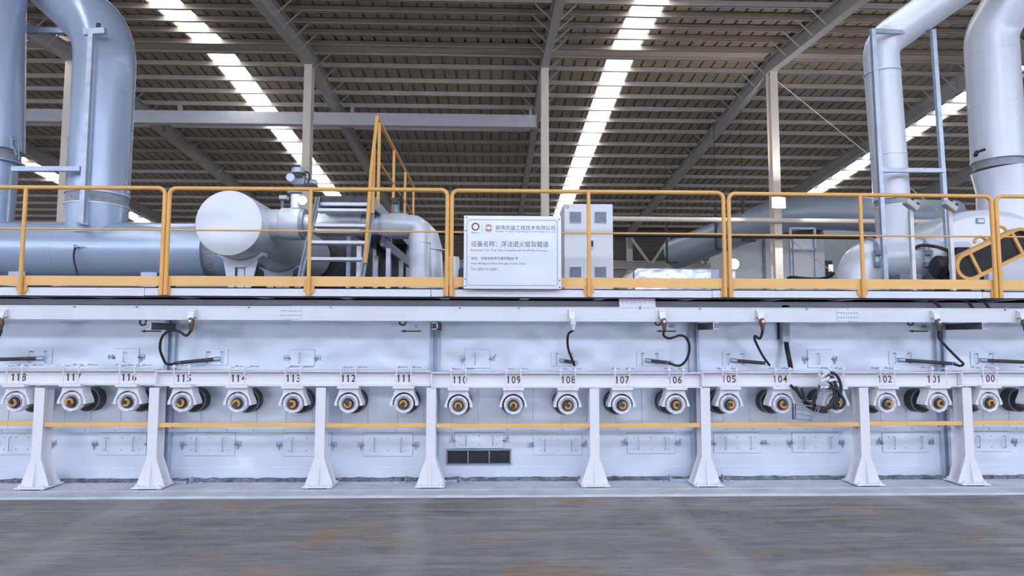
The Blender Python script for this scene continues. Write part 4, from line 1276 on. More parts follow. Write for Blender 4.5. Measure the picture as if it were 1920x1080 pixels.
# ================================================================ CONTROL CABINET
YC = 7.9
a = P(1059, 522, YC); b = P(1150, 382, YC)
cx0, cx1 = P(1058, 460, YC).x, P(1150, 460, YC).x; cz1 = P(1100, 382, YC).z
root = thing('control_cabinet', ((cx0 + cx1) / 2, YC + .25, ZD), 'tall pale grey control cabinet with four vents behind the name plate', 'cabinet')
CABM = mat('cabinet_paint', (.74, .75, .78), .45, var=.02)
GRM = mat('vent_grey', (.27, .31, .38), .6, var=.15, scale=40)
m = MB(); m.box((cx0 - .0, YC + .015, ZD + .05), (cx1, YC + .5, cz1)); m.build('body', CABM, root, bevel=.006)
m = MB(); m.box((cx0 + .01, YC + .05, ZD), (cx1 - .01, YC + .48, ZD + .05)); m.build('plinth', DARK, root)
xm = P(1104, 460, YC).x
for k, (d0, d1, gx) in enumerate(((cx0 + .004, xm - .002, (1068, 1089.5)), (xm + .002, cx1 - .004, (1115, 1136.5)))):
    m = MB(); m.box((d0, YC, ZD + .07), (d1, YC + .015, cz1 - .008)); d = m.build('door', CABM, root, bevel=.004)
    for (gy0, gy1) in ((397.5, 418), (500.5, 520.5)):
        m = MB(); g0 = P(gx[0], gy1, YC); g1 = P(gx[1], gy0, YC)
        m.box((g0.x, YC - .008, g0.z), (g1.x, YC, g1.z))
        for i in range(9):
            z = g0.z + (g1.z - g0.z) * (i + .5) / 9; m.box((g0.x + .006, YC - .013, z - .003), (g1.x - .006, YC - .008, z + .003))
        m.build('vent', GRM, d)
        m = MB()
        for (p, q) in (((g0.x - .008, g0.z - .008), (g1.x + .008, g0.z)), ((g0.x - .008, g1.z), (g1.x + .008, g1.z + .008)), ((g0.x - .008, g0.z), (g0.x, g1.z)), ((g1.x, g0.z), (g1.x + .008, g1.z))):
            m.box((p[0], YC - .008, p[1]), (q[0], YC, q[1]))
        m.build('vent_frame', CABM, d)
m = MB(); h0 = P(1108.5, 462, YC); h1 = P(1112, 451.5, YC); m.box((h0.x, YC - .02, h0.z), (h1.x, YC, h1.z)); m.build('handle', BLACK, root)
m = MB(); m.box((h0.x, YC - .012, h0.z - .03), (h1.x, YC, h0.z - .005)); m.build('lock', GALV, root)
c = P(1063.5, 388, YC); m = MB(); vs = []; fs = []
for k in range(16):
    a = 2 * PI * k / 16
    for r in (.012, .020): vs.append((c.x + r * math.cos(a), YC - .001, c.z + r * math.sin(a)))
for k in range(16): i = 2 * k; j = 2 * ((k + 1) % 16); fs.append((i, i + 1, j + 1, j))
m.add(vs, fs); m.build('ring_logo', BROWN, root)

# low duct box further back right of the cabinet
Yl = 12.2
a = P(1182, 522, Yl); b = P(1345, 503, Yl)
root = thing('low_duct_box', ((a.x + b.x) / 2, Yl + .5, ZD), 'low silver duct box with tapered left end right of the cabinet', 'duct')
m = MB(); x0 = P(1192, 515, Yl).x; x1 = b.x; zt = P(1260, 503.5, Yl).z
m.prism([(x0 - .02, ZD), (x0 - .02, zt - .03), (x0 + .02, zt), (x1 - .1, zt), (x1, zt - .12), (x1, ZD)], 'y', Yl, Yl + 1.0)
m.build('casing', mat('crumpled_sheet', (.70, .74, .82), .25, metal=.6, var=.04, bump=.5, bscale=2.5, bdet=2), root, bevel=.02)
m = MB(); m.prism([(x0 - .14, ZD), (x0 - .14, zt - .16), (x0 - .03, zt - .06), (x0 - .03, ZD)], 'y', Yl + .1, Yl + .9); m.build('end_hood', WHITE, root)
m = MB(); xx = P(1334, 510, Yl).x; m.box((xx, Yl - .02, ZD), (x1 + .02, Yl + 1.02, zt - .02)); m.build('end_band', GALV, root)
# small white vessel and black box seen left of the plate
a = P(848, 505, 9.0); root = thing('small_vessel', (a.x, 9.0, ZD), 'small white cylinder just right of the double railing post beside the plate', 'vessel')
m = MB(); m.lathe([(0, 0), (.09, 0), (.10, .02), (.10, P(850, 487, 9).z - ZD - .02), (.09, P(850, 482, 9).z - ZD), (0, P(850, 482, 9).z - ZD)], (a.x, 9.0, ZD), axis='z', seg=24); m.build('shell', PIPEW, root)
m = MB(); m.box((P(861, 510, 9).x, 8.95, ZD), (P(868.5, 510, 9).x, 9.1, P(861, 506, 9).z)); m.build('side_box', BLACK, root)

# ================================================================ LEFT PIPEWORK
YP = 10.3
def px_r(r, Y): return r * Y / F_PX


rH = px_r(53, YP)
zh = P(200, 471, YP).z
xR = P(398, 470, YP).x
root = thing('header_pipe', (P(180, 470, YP).x, YP, zh - rH), 'thick pale blue horizontal header pipe at the left behind the railing', 'pipe')
m = MB(); m.tube([(P(-160, 470, YP).x, YP, zh), (xR - .15, YP, zh)], rH, 48); m.build('pipe', PIPE, root)
m = MB(); m.tube([(xR - .17, YP, zh), (xR, YP, zh)], rH * 1.025, 48); m.build('end_collar', PIPE, root)
m = MB(); m.tube([(xR, YP, zh), (xR + .18, YP, zh)], rH * .9, 40); m.build('bellows', BELLOWS, root)
m = MB(); m.tube([(xR + .18, YP, zh), (P(452, 470, YP).x, YP, zh)], rH * .95, 40); m.build('outlet', PIPE, root)
m = MB()
for px in (30, 128): 
    x = P(px, 470, YP).x; m.tube([(x - .006, YP, zh), (x + .006, YP, zh)], rH * 1.006, 48)
m.build('seam_band', PIPE, root)
c = P(141, 461, YP - rH); m = MB(); m.tube(spline([P(143, 461, YP - rH - .02), P(139, 472, YP - rH - .06), P(139, 490, YP - rH - .1), P(146, 517, YP - rH - .08)], 6), .014, 8); m.build('hose', BLACK, root)
m = MB(); m.tube([P(141, 461, YP - rH + .03), P(143, 461, YP - rH - .06)], .025, 10); m.beam(P(143, 460, YP - rH - .05), P(155, 463, YP - rH - .05), .02, .02); m.build('valve', GALV, root)
m = MB()
for px in (60, 300):
    x = P(px, 470, YP).x; m.box((x - .12, YP - .3, ZD), (x + .12, YP + .3, zh - rH * .8))
m.build('saddle', GALV, root)

# big elbow riser
rV = px_r(51.5, YP)
base = P(181.5, 416, YP); v0 = P(184, 366, YP); v1 = P(200, 66, YP); v2 = P(30, -86, YP + 1.7)
v1.y += .0
root = thing('elbow_riser', (base.x, YP, zh + rH * .7), 'big blue-grey riser pipe bending to the upper left', 'pipe')
path = bent([v0, v1, v2], 1.05, 9)
m = MB(); m.tube(path, rV, 48); m.build('pipe', PIPE, root)
m = MB(); d = (v1 - v0).normalized()
m.tube([v0 + d * -.17, v0 + d * .01], rV * .985, 48); m.build('bellows', BELLOWS, root)
m = MB()
for t in (-.185, -.005): m.tube([v0 + d * (t - .012), v0 + d * (t + .012)], rV * 1.03, 48)
m.build('clamp_band', PIPEW, root)
b2 = v0 - d * .19
m = MB(); m.tube([b2, Vector((base.x, YP, zh + rH * .55))], [rV * 1.0, rV * .93], 48); m.build('branch_cone', PIPE, root)
m = MB()
for t in (.32, .62): 
    q = v0.lerp(v1, t); m.tube([q - d * .004, q + d * .004], rV * 1.006, 48)
q = path[1]; m.tube([q - d * .006, q + d * .006], rV * 1.008, 48)
q = path[-2]
m.build('seam_band', PIPE, root)
m = MB()
for k in range(4): m.beam(P(236 + k * 1.2, 342 + 6 * k, YP - .1), P(240 + k, 345 + 6 * k, YP - .1), .03, .05)
m.build('clamp_hardware', STEEL, root)

# second riser at the left edge
c0 = P(-14, 420, YP); c1 = P(-10, 306, YP); c2 = P(-6, 30, YP); c3 = P(-4, -60, YP)
root = thing('edge_riser', (c0.x, YP, zh), 'blue-grey riser pipe cut off by the left edge, with a damper lever', 'pipe')
rE = px_r(46, YP)
m = MB(); m.tube([P(-9, 283, YP), c2, c3, P(-3, -160, YP)], rE, 40); m.build('pipe', PIPE, root)
m = MB(); m.tube([P(-9, 284, YP), P(-10, 304, YP)], rE * .86, 40); m.build('bellows', BELLOWS, root)
m = MB(); m.tube([P(-10, 304, YP), Vector((c0.x, YP, zh + rH * .5))], [rE * .80, rE * .68], 40); m.build('branch_cone', PIPE, root)
for y in (32, 282, 305):
    m = MB(); q = P(-6 if y < 100 else -9.5, y, YP); m.tube([q - Vector((0, 0, .01)), q + Vector((0, 0, .01))], rE * 1.012, 40); m.build('seam_band', PIPE, root)
m = MB(); m.tube([P(22, 256, YP - rE * .7), P(23, 280, YP - rE * .7)], .03, 10); m.tube([P(34, 258, YP - rE * .75), P(36, 300, YP - rE * .75)], .012, 8); m.tube([P(20, 262, YP - rE * .7), P(35, 262, YP - rE * .75)], .014, 8); m.tube([P(26, 275, YP - rE * .7), P(32, 292, YP - rE * .8)], .02, 8)
m.build('damper_lever', STEEL, root)

# frame holding the left risers
YF = YP - rV - .12
root = thing('pipe_support', (P(154, 415, YF).x, YF, ZD), 'galvanised steel post frame in front of the big left elbow pipe', 'frame')
p0 = P(172, 60, YF); p1 = P(154, 414, YF)
m = MB(); m.beam(Vector((p1.x, YF, ZD)) if 0 else P(154, 420, YF), p0, .07, .07, up=(0, 1, 0)); m.build('post', GALV, root)
m = MB(); m.beam(P(154, 419, YF - .03), P(154, 419, YF + .3), .14, .03); m.build('foot_plate', GALV, root)
m = MB(); m.beam(P(158, 61, YF), P(198, 58, YF), .07, .09); m.build('head', GALV, root)
m = MB(); m.tube([P(184, 52, YF), P(185, 44, YF)], .03, 8); m.build('adjuster', DARK, root)
m = MB(); m.beam(P(24, 317, YF), P(152, 317, YF), .07, .07); m.build('lower_arm', GALV, root)
q = P(45, 57, YF + .8)
m = MB(); m.beam(P(10, 57, YP + rV + .1), P(150, 59, YP + rV + .1), .09, .09); m.build('upper_arm', GALV, root)

# ---------------------------------------------------------------- drum
YD = 8.5
cD = P(428.5, 418, YD); rD = px_r(62, YD)
L_D = 3.6
root = thing('burner_drum', (cD.x, YD + L_D / 2, ZD), 'large white drum with a flat round end facing the walkway', 'drum')
m = MB(); m.lathe([(rD, .02), (rD, L_D), (0, L_D)], (cD.x, YD, cD.z), seg=64); m.build('shell', PIPEW, root)
m = MB(); prof = [(0, -.012)]
m.lathe([(0, -.006), (rD * .5, -.010), (rD * .93, -.004), (rD * .985, 0), (rD, .012), (rD, .03)], (cD.x, YD, cD.z), seg=64)
DENT = mat('drum_end_sheet', (.70, .71, .745), .34, metal=.15, var=.02, bump=.4, bscale=1.8, bdet=1)
m.build('end_cap', DENT, root)
for yy in (YD + .42, YD + 2.0):
    m = MB()
    x, z = cD.x, cD.z
    r = rD + .006
    pl = []
    for k in range(9):
        a = -PI / 2 + (-.75 + 1.5 * k / 8); pl.append((x + r * math.cos(a), z + r * math.sin(a)))
    m.prism(pl + [(x + .30, z - rD - .06 + .12), (x + .07, z - rD - .10), (x - .07, z - rD - .10), (x - .30, z - rD - .06 + .12)], 'y', yy, yy + .2)
    m.build('saddle', PIPEW, root)
    m = MB(); m.box((x - .045, yy + .05, ZD), (x + .045, yy + .15, z - rD - .08)); m.build('stand', PIPEW, root)
    m = MB()
    for s in (-1, 1): m.prism([(x + s * .07, z - rD - .03), (x + s * .24, z - rD + .04), (x + s * .12, ZD + .02), (x + s * .07, ZD + .02)], 'y', yy + .02, yy + .04)
    m.build('gusset', PIPEW, root)

# ---------------------------------------------------------------- branch line running right from the drum
YT = 8.95
zt_ = P(700, 421.5, YT).z


def tx(px): return P(px, 421.5, YT).x


root = thing('branch_pipe', (tx(640), YT, zt_ - .2), 'white branch pipe running right from the drum and turning down', 'pipe')
m = MB(); m.tube([(cD.x + rD * .75, YT, zt_), (tx(532), YT, zt_)], px_r(27.5, YT), 36); m.build('stub', PIPEW, root)
m = MB(); m.tube([(tx(528), YT, zt_), (tx(531), YT, zt_), (tx(566), YT, zt_)], [px_r(27.5, YT), px_r(30, YT), px_r(30, YT)], 36); m.build('sleeve', PIPEW, root)
m = MB(); m.tube([(tx(563), YT, zt_), (tx(574), YT, zt_)], px_r(29, YT), 36); m.build('flange', BELLOWS, root)
m = MB(); m.tube([(tx(574), YT, zt_), (tx(600), YT, zt_), (tx(686), YT, zt_), (tx(712), YT, zt_)], px_r(19, YT), 30); m.build('pipe', PIPEW, root)
m = MB(); x0, x1 = tx(597), tx(680)
Wz = px_r(20, YT)
m.prism([(YT - Wz * 1.15, zt_ - Wz), (YT - Wz * 1.25, zt_), (YT - Wz * .9, zt_ + Wz * .95), (YT + Wz * .9, zt_ + Wz * .95), (YT + Wz, zt_ - Wz)], 'x', x0, x1)
m.build('insulation_wrap', mat('foil_wrap', (.84, .85, .88), .35, metal=.1, var=.04, bump=.35, bscale=4), root, bevel=.02)
m = MB(); m.tube([(tx(700), YT, zt_), (tx(711), YT, zt_)], px_r(14, YT), 24); m.tube([(tx(709), YT, zt_), (tx(714), YT, zt_), (tx(721), YT, zt_)], [px_r(16, YT), px_r(21, YT), px_r(22, YT)], 30); m.build('reducer', PIPEW, root)
m = MB(); m.tube([(tx(720), YT, zt_), (tx(763), YT, zt_)], px_r(22.5, YT), 36); m.build('collar', PIPEW, root)
el = bent([(tx(760), YT, zt_), (tx(786), YT, zt_ - .0), (tx(788), YT, ZD + .0)], .22, 5)
m = MB(); m.tube(el, px_r(19.5, YT), 32); m.build('elbow', PIPEW, root)
q = Vector((tx(788), YT, zt_ - .25))
m = MB()
for p in el[2:7]: pass
m.tube([q, q + Vector((0, 0, .012))], px_r(19.9, YT), 32); m.build('seam_band', PIPEW, root)
# second down pipe behind it
YT2 = 9.5
root = thing('down_pipe', (P(815, 500, YT2).x, YT2, ZD), 'white pipe with a gored bend turning down just behind the branch elbow', 'pipe')
el = bent([P(740, 428, YT2 + .2), P(806, 428, YT2), Vector((P(813, 500, YT2).x, YT2, ZD))], .42, 3)
m = MB(); m.tube(el, px_r(21, YT2), 32); m.build('pipe', PIPEW, root)
m = MB(); q = P(813, 470, YT2); m.tube([q, q + Vector((0, 0, .015))], px_r(21.6, YT2), 32); m.build('seam_band', PIPEW, root)

# valve actuator with motor above the sleeve
xa_ = tx(556); zb_ = zt_ + px_r(29, YT)
root = thing('valve_actuator', (xa_, YT, zb_), 'grey motorised valve actuator on top of the branch pipe', 'actuator')
m = MB(); m.tube([(xa_, YT, zb_), (xa_, YT, P(555, 366, YT).z)], .085, 20); m.build('neck', PIPEW, root)
m = MB(); q = P(553, 362, YT); m.tube([q, P(553, 357, YT)], .10, 16); m.build('yoke', GALV, root)
m = MB(); m.box((P(551, 349, YT).x, YT - .1, P(551, 348, YT).z), (P(574, 348, YT).x, YT + .1, P(551, 331, YT).z)); m.build('gear_case', STEEL, root, bevel=.02)
m = MB(); q = P(554, 340, YT); m.tube([q + Vector((0, -.24, 0)), q + Vector((0, .12, 0))], .055, 20); m.build('motor', GALV, root)
m = MB(); q = P(559, 330, YT); m.tube([q, P(559, 325, YT), P(559, 316, YT), P(559, 314, YT)], [.09, .095, .085, .05], 20); m.build('cover', GALV, root)
m = MB(); q = P(560, 327, YT); m.tube([q + Vector((0, 0, -.01)), q + Vector((0, 0, .012))], .10, 16); m.box((P(556, 333, YT).x, YT - .14, P(556, 336, YT).z), (P(572, 333, YT).x, YT - .05, P(556, 329, YT).z)); m.build('terminal_box', BLACK, root)
m = MB(); m.tube([P(574, 343, YT), P(580, 342, YT), P(590, 343, YT), P(593, 347, YT)], [.05, .055, .05, .03], 16); m.build('side_motor', GALV, root)
m = MB(); m.box((P(570, 350, YT).x, YT - .08, P(570, 351, YT).z), (P(594, 350, YT).x, YT + .08, P(570, 347, YT).z)); m.build('bracket', DARK, root)
m = MB(); m.tube(spline([P(572, 322, YT - .1), P(579, 325, YT - .12), P(580, 335, YT - .12), P(577, 343, YT - .1)], 6), .012, 8); m.build('cable', BLACK, root)
# flood lamp clamped to the neck of the actuator
Yq = YT - .2
c = P(567.5, 376, Yq)
def flood(name_loc, c, r, lab, round_=False, power=6, stem=None):
    root = thing('flood_lamp', c, lab, 'lamp', 'flood lamps')
    m = MB()
    if round_: m.lathe([(0, .10), (r * .7, .09), (r * 1.08, 0), (r, -.005)], c, seg=24)
    else: m.box((c.x - r * 1.15, c.y, c.z - r * .9), (c.x + r * 1.15, c.y + .12, c.z + r * .9))
    m.build('housing', GALV, root)
    m = MB()
    if round_: m.lathe([(0, -.008), (r * .98, -.006)], c, seg=24)
    else: m.box((c.x - r * 1.08, c.y - .008, c.z - r * .82), (c.x + r * 1.08, c.y - .001, c.z + r * .82))
    m.build('lens', LAMPM, root)
    if stem:
        m = MB(); m.beam(c + Vector((0, .1, 0)), stem, .03, .03); m.build('bracket', GALV, root)
    l = bpy.data.lights.new('flood_light', 'POINT'); l.energy = power; l.shadow_soft_size = .05; l.color = (.92, .96, 1)
    lo = bpy.data.objects.new('flood_light', l); lo.location = (0, -.12, 0); lo.parent = root; col.objects.link(lo)
    return root


flood('a', c, .058, 'small round bright lamp beside the valve actuator neck', True, 2.2, Vector((xa_, YT, c.z)))
c = P(1460, 380, Y_RIDGE - .9)
flood('b', c, .20, 'bright square flood lamp on the beige column right of centre', False, 320, Vector((colX[1] + .06, Y_RIDGE - .18, c.z)))
c = P(1376, 495, 16.0)
flood('c', c, .13, 'bright lamp low behind the double railing post right of centre', True, 5, None)
root = thing('lamp_stand', (c.x, 16.08, 0), 'white post under the low bright lamp', 'post')
m = MB(); m.box((P(1373, 500, 16).x, 16.06, 0), (P(1380, 500, 16).x, 16.2, c.z)); m.build('post', WHITE, root)

# small manual actuator on the right of the stair
root = thing('small_actuator', (tx(743), YT, zt_ + px_r(22, YT)), 'small black handwheel actuator on the branch pipe right of the stair', 'actuator')
m = MB(); m.tube([(tx(742), YT, zt_ + px_r(22, YT)), (tx(742), YT, P(742, 378, YT).z)], .05, 14); m.build('body', STEEL, root)
m = MB(); m.box((tx(735), YT - .07, P(742, 384, YT).z), (tx(747), YT + .07, P(742, 373, YT).z)); m.build('head', DARK, root, bevel=.008)
m = MB(); q = P(752, 379, YT); m.tube([q + Vector((0, .09 * math.cos(t), .09 * math.sin(t))) for t in [2 * PI * k / 20 for k in range(21)]], .01, 8); m.tube([P(746, 379, YT), q], .012, 8); m.build('handwheel', BLACK, root)

# electrical box seen left of the actuator
root = thing('junction_box', P(530, 369, 12.7), 'small white box on a strut above the drum pipe', 'junction box')
m = MB(); a = P(523, 373, 12.6); b = P(537, 366, 12.6); m.box((a.x, 12.6, a.z), (b.x, 12.75, b.z)); m.build('box', WHITE, root)
m = MB(); m.beam(P(530, 371, 12.75), Vector((P(530, 400, 12.8).x, 12.8, ZD)), .05, .05); m.build('strut', STEEL, root)

# ---------------------------------------------------------------- stile stair over the pipes
Y0s, Y1s = 7.62, 8.42
zp = P(650, 371, Y1s).z
xl = P(598, 372, Y1s).x; xr = P(703, 372, Y1s).x
root = thing('stile_stair', ((xl + xr) / 2, Y0s, ZD), 'grey steel stair with open treads climbing over the branch pipe', 'stair')
for x in (xl, xr):
    m = MB(); m.prism([(Y0s - .07, ZD), (Y0s + .05, ZD), (Y1s + .06, zp), (Y1s - .05, zp)], 'x', x - .012, x + .012); m.prism([(Y0s - .07, ZD), (Y0s - .06, ZD), (Y1s - .04, zp), (Y1s - .05, zp)], 'x', x - .03, x + .03); m.build('stringer', GALV, root)
for py in (518.5, 483.5, 452.5, 421.5, 392):
    # find the tread depth along the stringer line
    best = None
    for k in range(101):
        Y = Y0s + (Y1s - Y0s) * k / 100; z = ZD + (zp - ZD) * k / 100
        e = abs(P(640, py, Y).z - z)
        if best is None or e < best[0]: best = (e, Y, z)
    _, Y, z = best
    m = MB(); m.box((xl + .012, Y - .05, z - .035), (xr - .012, Y + .14, z)); m.build('tread', CLAD2, root)
m = MB(); m.box((xl, Y1s - .03, zp - .06), (xr, Y1s, zp + .02)); m.build('landing_nosing', DARK, root)
m = MB(); z2 = P(650, 381, Y1s + .02).z; m.box((xl + .02, Y1s - .02, z2 - .035), (xr - .02, Y1s + .06, z2 + .03)); m.build('top_tread', CLAD2, root)
Y2s = 12.4
m = MB(); m.box((xl, Y1s, zp - .03), (xr, Y2s, zp)); m.build('landing', STEEL, root)
m = MB()
for x in (xl, xr): m.box((x - .01, Y1s, zp - .14), (x + .01, Y2s, zp + .01))
m.build('landing_edge', GALV, root)
for x in (xl + .05, xr - .05):
    for y in (Y2s - .2, 10.0):
        m = MB(); m.box((x - .03, y - .03, ZD), (x + .03, y + .03, zp - .03)); m.build('landing_post', GALV, root)
root = thing('stair_handrail', (xr, Y1s, zp), 'yellow handrail rising beside the stair to a point and running back', 'handrail')
pk = P(707, 219, Y1s)
pk.x = xr + .01
def rp(py, Y, px): q = P(px, py, Y); return Vector((q.x, Y, q.z))
m = MB(); m.tube([rp(494, Y0s + .02, 685), rp(400, 7.9, 690.5), rp(320, 8.15, 696), pk], .023, 12); m.build('sloped_rail', YEL, root)
m = MB(); m.tube([rp(400, 8.12, 699), rp(330, 8.2, 700), rp(278, 8.28, 702)], .022, 12); m.build('inner_rail', YEL, root)
zr = pk.z
def back(x, z, Y): return Vector((x, Y, z))
m = MB(); m.tube([pk, back(xr + .01, zr, Y2s)], .023, 12); m.tube([back(xr + .01, zr, Y2s), back(xr + .01, zp, Y2s)], .023, 12); m.build('top_rail', YEL, root)
zmid = P(714, 302, 8.6).z
m = MB(); m.tube([back(xr + .01, zmid, 8.6), back(xr + .01, zmid, Y2s)], .015, 10); m.build('mid_rail', YEL, root)
for Y in (8.6, 9.9, 11.2):
    m = MB(); m.tube([back(xr + .01, zp - .1, Y), back(xr + .01, zr, Y)], .022, 12); m.build('post', YEL, root)
m = MB(); m.tube([back(xl - .3, zp + .02, Y2s), back(xr + .05, zp + .02, Y2s)], .02, 8); m.build('end_rail', YEL, root)

# dark machinery under the landing
root = thing('pipe_rack', (P(735, 500, 9.9).x, 9.9, ZD), 'grey posts and a sloping beam in the shade right of the stair', 'rack')
for px, Y in ((673, 9.0), (705, 9.9), (728, 9.2), (752, 10.2)):
    q = P(px, 500, Y); m = MB(); m.box((q.x - .03, Y - .03, ZD), (q.x + .03, Y + .03, P(px, {673: 462, 705: 480, 728: 466, 752: 488}[px], Y).z)); m.build('post', CLAD2, root)
m = MB(); m.beam(P(716, 452, 9.2), P(778, 502, 11.2), .05, .14); m.build('beam', STEEL, root)
m = MB(); m.beam(P(716, 452, 9.2), P(724, 430, 9.2), .03, .03); m.build('hook', GALV, root)
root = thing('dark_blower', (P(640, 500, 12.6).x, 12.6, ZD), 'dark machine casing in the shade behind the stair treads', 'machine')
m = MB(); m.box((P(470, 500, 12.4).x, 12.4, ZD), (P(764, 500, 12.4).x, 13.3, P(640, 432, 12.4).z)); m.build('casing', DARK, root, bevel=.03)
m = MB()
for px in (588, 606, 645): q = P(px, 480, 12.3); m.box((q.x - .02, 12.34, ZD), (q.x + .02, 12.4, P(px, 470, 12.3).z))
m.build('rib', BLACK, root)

# ================================================================ RIGHT PIPEWORK
YQ = 8.8
rr = px_r(39.5, YQ)
zq = P(1700, 486, YQ).z
root = thing('fan_inlet_pipe', (P(1680, 486, YQ).x, YQ, ZD), 'fat white horizontal inlet pipe with rounded end at the right', 'pipe')
p_end = bent([P(1800, 486, YQ), Vector((P(1608, 486, YQ).x, YQ, zq)), Vector((P(1608, 486, YQ).x, YQ, ZD))], .31, 5)
m = MB(); m.tube(p_end, rr, 40); m.build('pipe', PIPEW, root)
m = MB()
for px in (1644, 1738): x = P(px, 486, YQ - .2).x; m.tube([(x - .015, YQ, zq), (x + .015, YQ, zq)], rr * 1.05, 40)
m.build('flange', GALV, root)
m = MB()
for px in (1640, 1733):
    for dy in (-12, 10):
        q = P(px + 6, 486 + dy, YQ - rr * 1.03); m.box((q.x - .05, q.y - .04, q.z - .03), (q.x + .05, q.y + .02, q.z + .03)); m.tube([q + Vector((-.06, -.03, .03)), q + Vector((-.06, -.03, .16))], .012, 8)
m.build('toggle_clamp', STEEL, root)
m = MB(); m.tube(spline([P(1714, 466, YQ - rr), P(1728, 460, YQ - rr - .05), P(1752, 462, YQ - rr - .1), P(1772, 468, 8.0), P(1782, 473, 7.98)], 6), .022, 10); m.build('cable', BLACK, root)
m = MB()
for px in (1690,): x = P(px, 500, YQ).x; m.box((x - .15, YQ - .2, ZD), (x + .15, YQ + .2, zq - rr * .8))
m.build('saddle', GALV, root)

# slim riser
root = thing('slim_riser', (P(1672, 440, YQ).x, YQ, zq), 'slim white riser pipe inside a portal frame, bending to the upper right', 'pipe')
rs = px_r(31.5, YQ)
b0 = P(1672, 374, YQ); b1 = P(1654.5, 125, YQ); b1.x += .02; b2 = P(1800, -24, YQ - 0.3)
b1b = P(1650, 82, YQ)
pth = bent([b0, b1b, b2, P(1880, -82, YQ - .5)], .36, 5)
m = MB(); m.tube(pth, [rs * (1 + .1 * min(1, i / max(1, len(pth) - 1) * 1.5)) for i in range(len(pth))], 40); m.build('pipe', PIPEW, root)
d = (b1b - b0).normalized()
m = MB(); m.tube([b0 - d * .1, b0], rs * .94, 36); m.build('bellows', BELLOWS, root)
for q, hw, f in ((b0, .012, 1.03), (b0 - d * .107, .012, 1.0), (b0.lerp(b1b, .80), .005, 1.10), (b0.lerp(b1b, .27), .004, 1.04)):
    m = MB(); m.tube([q - d * hw, q + d * hw], rs * f, 36); m.build('seam_band', PIPEW, root)
m = MB(); m.tube([b0 - d * .11, P(1672, 440, YQ), Vector((P(1672, 440, YQ).x, YQ, zq + rr * .5))], [rs * .98, rs * .86, rs * .85], 36); m.build('branch_cone', PIPEW, root)

# portal frame
YG = 8.36
root = thing('portal_frame', (P(1660, 525, YG).x, YG, ZD), 'galvanised portal frame around the slim riser pipe', 'frame')
a0 = P(1659, 523, YG); a1 = P(1636, 56, YG)
m = MB(); m.beam(Vector((a0.x + .01, YG, ZD)), a1, .055, .055, up=(0, 1, 0)); m.build('post', GALV, root)
c0 = P(1781, 500, YG + .12); c1 = P(1749, 57, YG + .12)
m = MB(); m.beam(Vector((c0.x, YG + .12, ZD)), c1, .055, .055, up=(0, 1, 0)); m.build('post', GALV, root)
m = MB(); m.beam(P(1652, 319, YG), P(1770, 320, YG + .1), .055, .055); m.build('cross_bar', GALV, root)
m = MB(); m.beam(P(1633, 58, YG), P(1712, 62, YG + .25), .055, .055); m.build('left_arm', GALV, root)
m = MB(); m.beam(P(1751, 58, YG + .1), P(1735, 60, YG + .5), .055, .055); m.build('right_arm', GALV, root)

# fan with scroll casing, motor and belt guard
YV = 8.62
root = thing('fan_casing', (P(1850, 500, YV).x, YV + .5, ZD), 'large rounded white fan casing at the right edge', 'fan')
sc_px = [(1762, 500), (1748, 470), (1752, 445), (1766, 422), (1786, 405), (1812, 395), (1850, 391), (1895, 394), (1935, 407), (1965, 430), (1985, 470), (1985, 500)]
pl = [(P(x, y, YV).x, P(x, y, YV).z) for x, y in sc_px]
pl = [(p.x, p.z) for p in spline([Vector((a, 0, b)) for a, b in pl], 4)]
pl += [(pl[-1][0], ZD + .06), (pl[0][0], ZD + .06)]
m = MB(); m.prism(pl, 'y', YV, YV + 1.0); o = m.build('scroll', PIPEW, root, bevel=.12); o.modifiers['bevel'].segments = 5; o.modifiers['bevel'].angle_limit = .9
for f in o.data.polygons: f.use_smooth = True
m = MB(); q0 = P(1830, 419, YV); q1 = P(1845, 409, YV); m.box((q0.x, YV - .012, q0.z), (q1.x, YV, q1.z)); t = m.build('tag_plate', STEEL, root)
m = MB(); q0 = P(1833, 417, YV); q1 = P(1843, 411.5, YV); m.box((q0.x, YV - .016, q0.z), (q1.x, YV - .011, q1.z)); m.build('tag_window', WHITE, t)
m = MB(); m.box((pl[0][0], YV + .1, ZD), (pl[-3][0], YV + .9, ZD + .06)); m.build('base_frame', STEEL, root)
# motor
YM = 8.15
root = thing('fan_motor', (P(1785, 505, YM).x, YM, ZD), 'black electric motor left of the yellow belt guard', 'motor')
zc = P(1775, 501, YM).z; rm_ = px_r(21, YM)
m = MB(); m.tube([(P(1752, 500, YM).x, YM, zc), (P(1757, 500, YM).x, YM, zc), (P(1808, 500, YM).x, YM, zc)], [rm_ * .82, rm_, rm_], 28); m.build('body', BLACK, root)
m = MB(); m.tube([(P(1757, 500, YM).x, YM, zc), (P(1764, 500, YM).x, YM, zc)], rm_ * 1.06, 28); m.build('fan_cowl', DARK, root)
m = MB(); a = P(1791, 480, YM - .06); b = P(1815, 464, YM - .06); m.box((a.x, YM - .1, a.z - .02), (b.x, YM + .1, b.z)); m.build('terminal_box', BLACK, root, bevel=.012)
m = MB(); m.box((P(1762, 500, YM).x, YM - .12, ZD), (P(1806, 500, YM).x, YM + .12, zc - rm_ * .85)); m.build('foot', DARK, root)
# belt guard
YU = 7.72
cA = P(1818.5, 499.5, YU); cB = P(1916, 452.5, YU)
root = thing('belt_guard', (cA.x, YU + .06, ZD), 'yellow oblong belt guard with dark mesh at the right edge', 'guard')
ax = (cB - cA); ax.y = 0; Lb = ax.length; ax.normalize(); nr = Vector((-ax.z, 0, ax.x))
RO = px_r(27.5, YU); RI = RO - .042


